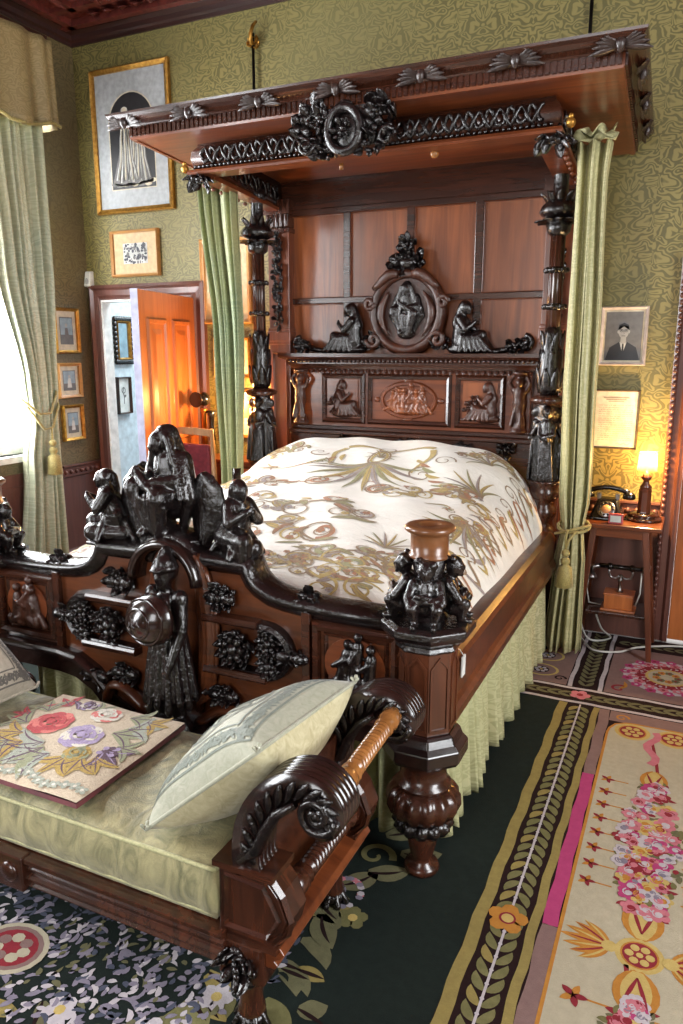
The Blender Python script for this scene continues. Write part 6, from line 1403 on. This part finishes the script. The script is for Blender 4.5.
def art_arch(f, w_, h_):
    W, Hh = w_ * .64, h_ * .72
    f.poly([(-W, -Hh), (W, -Hh), (W, Hh * .35)] + [(W * cos(a), Hh * .35 + Hh * .62 * sin(a)) for a in [pi * i / 16 for i in range(17)]] + [(-W, Hh * .35)], 0)
    f.stroke([(-W, -Hh), (W, -Hh), (W, Hh * .35)] + [(W * cos(a), Hh * .35 + Hh * .62 * sin(a)) for a in [pi * i / 16 for i in range(17)]] + [(-W, Hh * .35), (-W, -Hh)], .008, 3, 2)
    for cx_, s, hh in ((-.05, 1.1, .16), (.055, 1.0, .12)):
        f.poly([(cx_ - .11 * s, -Hh * .84), (cx_ - .03, -Hh * .9), (cx_ + .05, -Hh * .82), (cx_ + .085 * s, -Hh * .86), (cx_ + .05, -.08), (cx_ + .045, .04), (cx_ + .02, hh), (cx_ - .02, hh), (cx_ - .045, .05), (cx_ - .055, -.06)], 2, 2 + s)
        for k in range(15):
            q = k / 14 - .5; f.stroke([(cx_ + q * .05, hh - .03), (cx_ + q * .085 + .004 * sin(k), .02), (cx_ + q * .11, -.12), (cx_ + q * .18 + .008 * sin(k * 2), -Hh * .83 + .01 * cos(k))], [.004, .008, .007, .012], (1, 3, 2, 1, 2)[k % 5], 4 + s)
        f.disc(cx_, hh + .012, .022, .028, 3, 6, 12); f.disc(cx_, hh + .022, .028, .022, 1, 5.6, 12)
    for k in range(18): f.disc(-W * .85 + 1.7 * W * k / 17, -Hh * .88 + .012 * sin(k * 2), .03, .014, (2, 3)[k % 2], 2.5, 10)
picture('framed_engraving', 'B', -3.81, -3.17, 2.447, 3.34, .032, 'gold', 'mount_grey', art_arch, 'large gilt framed arched engraving of pale draped figures on grey mount', 'picture', None, ['print_dark', 'print_pale', 'print_mid', 'mount_cream'])
def art_crowd(seed, fr=.62, fh=None, bg=0):
    def f_(f, w_, h_):
        r_ = random.Random(seed); W, Hh = w_ * fr, h_ * (fh or fr); rct(f, -W, W, -Hh, Hh, 0)
        for k in range(110): f.disc(r_.uniform(-.9, .9) * W, r_.uniform(-.9, .9) * Hh, W * r_.uniform(.04, .14), Hh * r_.uniform(.05, .2), r_.choice((1, 2, 2, 3)), 2 + .05 * k, 7)
    return f_
picture('framed_sketch', 'B', -3.715, -3.312, 2.037, 2.338, .018, 'tan_frame', 'mount_tan', art_crowd(1, .56, .5), 'small sketch on wide tan mount above the left doorway', 'picture', None, ['print_pale', 'print_mid', 'print_ink', 'print_pale'])
def art_figure(f, w_, h_):
    rct(f, -w_ * .66, w_ * .66, -h_ * .7, h_ * .7, 0); rct(f, -w_ * .6, w_ * .6, -h_ * .64, h_ * .64, 1, 2); rct(f, -w_ * .6, w_ * .6, -h_ * .64, -h_ * .2, 0, 2.4)
    f.poly([(-w_ * .25, -h_ * .5), (w_ * .25, -h_ * .5), (w_ * .12, h_ * .15), (-w_ * .12, h_ * .15)], 2, 3); f.disc(0, h_ * .28, w_ * .12, h_ * .1, 3, 3, 12)
for v0, v1, u0, u1, lab, fm in ((1.525, 1.83, 3.885, 4.11, 'topmost of three small gilt frames stacked beside the window curtain', 'gold'), (1.222, 1.462, 3.88, 4.10, 'middle of three small gilt frames stacked beside the window curtain', 'tan_frame'), (.925, 1.175, 3.90, 4.095, 'lowest of three small gilt frames, just above the dado by the window curtain', 'gold')):
    picture('framed_photograph', 'L', u0, u1, v0, v1, .022, fm, 'mount_cream', art_figure, lab, 'picture', 'three small frames by the window', ['print_mid', 'blue_print', 'print_mid' if v0 > 1.3 else 'print_pale', 'print_skin'])
def art_portrait(f, w_, h_):
    rct(f, -w_ * .9, w_ * .9, -h_ * .92, h_ * .92, 0); w_ *= 1.3; h_ *= 1.12
    f.poly([(-w_ * .66, -h_ * .82), (w_ * .66, -h_ * .82), (w_ * .5, -h_ * .38), (w_ * .16, -h_ * .2), (-w_ * .16, -h_ * .2), (-w_ * .5, -h_ * .38)], 1, 2)
    f.poly([(-w_ * .13, -h_ * .2), (w_ * .13, -h_ * .2), (0, -h_ * .62)], 2, 3); f.poly([(-w_ * .03, -h_ * .25), (w_ * .03, -h_ * .25), (w_ * .04, -h_ * .55), (0, -h_ * .62), (-w_ * .04, -h_ * .55)], 1, 4)
    f.poly([(-w_ * .1, -h_ * .02), (w_ * .1, -h_ * .02), (w_ * .11, -h_ * .24), (-w_ * .11, -h_ * .24)], 3, 3.5)
    f.disc(0, h_ * .18, w_ * .2, h_ * .26, 3, 5, 20); f.poly([(-w_ * .205, h_ * .2), (-w_ * .18, h_ * .38), (0, h_ * .455), (w_ * .18, h_ * .38), (w_ * .205, h_ * .2), (w_ * .165, h_ * .335), (0, h_ * .375), (-w_ * .15, h_ * .35)], 1, 6)
    for s in (1, -1): f.disc(s * w_ * .085, h_ * .2, w_ * .03, h_ * .018, 1, 6.5, 8); f.ring(s * w_ * .085, h_ * .19, w_ * .062, h_ * .045, .003, 0, 7, 14); f.disc(s * w_ * .21, h_ * .15, w_ * .03, h_ * .06, 3, 4.5, 8)
    f.stroke([(0, h_ * .17), (w_ * .02, h_ * .08), (0, h_ * .075)], .003, 0, 7); f.stroke([(-w_ * .07, h_ * .01), (w_ * .07, h_ * .01)], .004, 0, 7)
picture('framed_portrait', 'B', -.478, -.247, 1.47, 1.768, .016, 'pale_frame', 'mount_cream', art_portrait, 'pale framed dark photograph of a man in a suit on the right wall', 'picture', None, ['print_mid', 'print_dark', 'print_pale', 'print_skin'])
def art_text(f, w_, h_):
    r_ = random.Random(2)
    for k in range(3): f.stroke([(-w_ * (.6 - .12 * k), h_ * (.78 - .07 * k)), (w_ * (.6 - .12 * k), h_ * (.78 - .07 * k))], .005 - .001 * k, 0)
    for k in range(17):
        y = h_ * (.5 - .078 * k); x = -w_ * .78
        while x < w_ * .76: l = r_.uniform(.006, .02); f.stroke([(x, y), (min(x + l, w_ * .8), y)], .002, 0); x += l + .004
    f.stroke([(w_ * .1 + .01 * i, -h_ * .88 + .006 * sin(i * 2)) for i in range(8)], .002, 0)
picture('framed_document', 'B', -.49, -.255, 1.033, 1.345, .009, 'black_frame', 'sheet', art_text, 'framed typed sheet under the portrait, lit by the table lamp', 'document', None, ['sheet_line'])
# pictures left of the bed hanging, and those in the next room
def art_plain(f, w_, h_): rct(f, -w_ * .7, w_ * .7, -h_ * .75, h_ * .75, 0); f.disc(0, 0, w_ * .3, h_ * .4, 1, 2, 14)
picture('framed_print', 'B', -2.985, -2.60, 1.715, 2.245, .03, 'tan_frame', 'mount_tan', art_plain, 'tall honey-framed print half hidden by the left bed curtain, right of the doorway', 'picture', 'frames behind the left bed curtain', ['mount_cream', 'print_mid'])
picture('framed_print', 'B', -2.90, -2.62, 1.37, 1.63, .02, 'gold', 'mount_cream', art_plain, 'small upper gilt frame below the honey-framed print by the left bed curtain', 'picture', 'frames behind the left bed curtain', ['sheet', 'print_mid'])
picture('framed_print', 'B', -2.87, -2.60, .98, 1.30, .02, 'gold', 'mount_cream', art_plain, 'low gilt frame above the writing desk by the left bed curtain', 'picture', 'frames behind the left bed curtain', ['sheet', 'print_mid'])
def art_twig(f, w_, h_): f.stroke([(0, -h_ * .5), (w_ * .1, -h_ * .1), (-w_ * .15, h_ * .2), (w_ * .1, h_ * .5)], .008, 0); f.ring(0, h_ * .3, w_ * .3, h_ * .16, .007, 0); f.leaf(0, -h_ * .1, .5, w_ * .5, .02, 0)
picture('framed_drawing', 'N', 4.565, 4.715, 1.06, 1.345, .012, 'black_frame', 'white', art_twig, 'narrow framed line drawing on the pale wall through the doorway', 'picture', None, ['print_mid'])
mr = thing('wall_mirror', (-4.05, 4.67, 1.45), 'dark ornate framed mirror on the pale wall through the doorway', 'mirror')
m = MB(); u0, u1, v0, v1 = 4.58, 4.76, 1.46, 1.78
for i in range(36):
    s = i / 36 * 4; k = int(s); q = s - k; p = ((u0 + (u1 - u0) * q, v0), (u1, v0 + (v1 - v0) * q), (u1 + (u0 - u1) * q, v1), (u0, v1 + (v0 - v1) * q))[k]
    m.ell((-4.032, p[0], p[1]), (.018, .022, .022), 7, 5)
m.build('carved_frame', 'ebony', mr)
m = MB(); m.sweep([(-4.035, u0 + .02, v0 + .02), (-4.035, u1 - .02, v0 + .02), (-4.035, u1 - .02, v1 - .02), (-4.035, u0 + .02, v1 - .02)], [(-.012, 0), (0, .02), (.012, 0)], (1, 0, 0), closed=True); m.build('gilt_slip', 'gold', mr)
m = MB(); m.box(-4.046, -4.036, u0 + .02, u1 - .02, v0 + .02, v1 - .02); m.build('glass', plain('mirror_glass', (200, 212, 216), .05, 1), mr)
# things by the left doorway
se = thing('motion_sensor', (-3.94, YB, 1.98), 'small white sensor box above the left corner of the doorway frame', 'sensor')
m = MB(); m.hexa([(-3.955, YB, 1.975), (-3.90, YB, 1.975), (-3.90, YB - .05, 1.985), (-3.955, YB - .05, 1.985)], [(-3.955, YB, 2.09), (-3.90, YB, 2.09), (-3.905, YB - .035, 2.085), (-3.95, YB - .035, 2.085)]); m.build('housing', 'white', se, .006)
m = MB(); m.ell((-3.928, YB - .047, 2.02), (.016, .006, .022), 10, 6); m.build('lens', 'mount_grey', se)
# writing desk, candlestick telephone, desk lamp, chair
dk = thing('writing_desk', (-2.72, 4.08, 0), 'small red wooden writing desk against the wall by the left bed curtain', 'desk')
m = MB(); m.box(-2.97, -2.42, 3.95, 4.2, .84, .87); m.build('desk_top', 'red', dk, .005)
m = MB(); m.box(-2.97, -2.45, 3.97, 4.19, .70, .84); m.build('drawer_case', 'redz', dk, .003)
for x in (-2.84, -2.58): m = MB(); m.box(x - .11, x + .11, 3.958, 3.972, .72, .82); q = m.build('drawer', 'orange', dk, .004); m = MB(); m.ell((x, 3.95, .77), .013, 10, 6); m.build('knob', 'brass', q)
for x in (-2.95, -2.45):
    for y in (3.99, 4.17): m = MB(); m.lathe([(.016, .01), (.022, .05), (.014, .08), (.02, .3), (.026, .5), (.016, .56), (.026, .6), (.026, .71)], (x, y, 0), 12); m.build('leg', 'redz', dk)
m = MB(); m.box(-2.97, -2.45, 4.15, 4.19, .16, .19); m.box(-2.97, -2.93, 3.99, 4.17, .16, .19); m.box(-2.49, -2.45, 3.99, 4.17, .16, .19); m.build('stretcher', 'redz', dk, .003)
cp = thing('candlestick_telephone', (-2.87, 4.05, .87), 'black candlestick telephone with round mouthpiece on the writing desk', 'telephone')
m = MB(); m.lathe([(.06, .87), (.062, .88), (.05, .895), (.025, .91), (.02, .93)], (-2.87, 4.05, 0), 20); m.build('base', 'black', cp)
m = MB(); m.lathe([(.019, .92), (.017, 1.15), (.022, 1.17), (.02, 1.18)], (-2.87, 4.05, 0), 14); m.build('stem', 'brass', cp)
m = MB(); m.ell((-2.87, 4.05, 1.24), (.045, .04, .045), 16, 10); m.lathe([(.02, 0), (.028, .03), (.05, .055), (.046, .058)], (-2.87, 4.02, 1.24), 18, mat=Matrix.Rotation(R(90), 4, 'X')); m.build('mouthpiece', 'black', cp)
m = MB(); m.lathe([(.024, 0), (.02, .04), (.016, .1), (.02, .15), (.034, .19)], (-2.80, 4.03, .98), 14); m.tube([(-2.87, 4.05, 1.15), (-2.83, 4.04, 1.16), (-2.80, 4.03, 1.15)], .006, 6); m.build('receiver', 'black', cp)
dl = thing('desk_lamp', (-2.52, 4.10, .87), 'lit desk lamp with cream shade hidden behind the left bed curtain', 'lamp')
m = MB(); m.lathe([(.06, .87), (.06, .885), (.02, .9), (.014, 1.0), (.022, 1.02), (.01, 1.1), (.008, 1.14)], (-2.52, 4.10, 0), 18); m.build('base', 'brass', dl)
m = MB(); m.lathe([(.075, 1.13), (.05, 1.26)], (-2.52, 4.10, 0), 24); m.f = [f for f in m.f if len(f) == 4]; m.m = m.m[:len(m.f)]; m.s = [True] * len(m.f); m.build('lamp_shade', 'shade', dl)
lo = point('desk_bulb_light', (-2.60, 4.0, 1.24), 27, (1, .52, .18), .03); lo.parent = dl; lo.matrix_parent_inverse = Matrix.Translation(-dl.location)
ds = thing('desk_dish', (-2.66, 4.04, .87), 'small red glazed dish on the writing desk beside the black telephone', 'dish')
m = MB(); m.lathe([(.03, .87), (.034, .876), (.06, .9), (.066, .925), (.06, .925), (.03, .885), (.004, .882)], (-2.66, 4.04, 0), 20); m.build('bowl', plain('red_glaze', (130, 46, 36), .25), ds)
ch = thing('side_chair', (-2.78, 3.75, 0), 'pale wooden ladder-back chair with a plum cushion in front of the desk', 'chair')
M['chairwood'] = wood('worn_birch', (150, 112, 78), (184, 146, 106), .4, 'Z', .1)
CX0, CX1, CY0, CY1 = -2.91, -2.61, 3.78, 4.06
for x in (CX0, CX1):
    m = MB(); m.tube([(x, CY0, .01), (x, CY0, .44), (x, CY0 - .015, .8), (x, CY0 - .03, 1.085)], [.013, .017, .016, .013], 10); m.build('rear_leg', 'chairwood', ch)
    m = MB(); m.tube([(x, CY1, .01), (x, CY1, .45)], [.013, .017], 10); m.build('leg', 'chairwood', ch)
m = MB(); m.sweep([(CX0, CY0 - .03, 1.06), (CX0 + .1, CY0 - .045, 1.07), (CX1 - .1, CY0 - .045, 1.07), (CX1, CY0 - .03, 1.06)], [(-.022, -.008), (.022, -.008), (.022, .008), (-.022, .008)], (0, 1, 0)); m.build('top_rail', 'chairwood', ch, .003)
M['plum'] = plain('plum_cloth', (120, 40, 52), .8, 0, (94, 28, 40), 40, .3)
m = MB(); m.hexa([(CX0 + .02, CY0 - .018, .55), (CX1 - .02, CY0 - .018, .55), (CX1 - .02, CY0 + .01, .55), (CX0 + .02, CY0 + .01, .55)], [(CX0 + .02, CY0 - .04, .99), (CX1 - .02, CY0 - .04, .99), (CX1 - .02, CY0 - .012, .99), (CX0 + .02, CY0 - .012, .99)]); m.build('backrest', 'plum', ch, .01)
m = MB(); m.box(CX0, CX1, CY0, CY1, .425, .45); m.build('seat', 'chairwood', ch, .004); m = MB(); m.box(CX0 + .01, CX1 - .01, CY0 + .02, CY1, .45, .49); m.build('seat_pad', 'plum', ch, .015)
m = MB()
for z in (.2, .3): m.tube([(CX0, CY0, z), (CX0, CY1, z)], .009, 8); m.tube([(CX1, CY0, z), (CX1, CY1, z)], .009, 8)
m.tube([(CX0, CY1, .25), (CX1, CY1, .25)], .009, 8); m.build('stretcher', 'chairwood', ch)
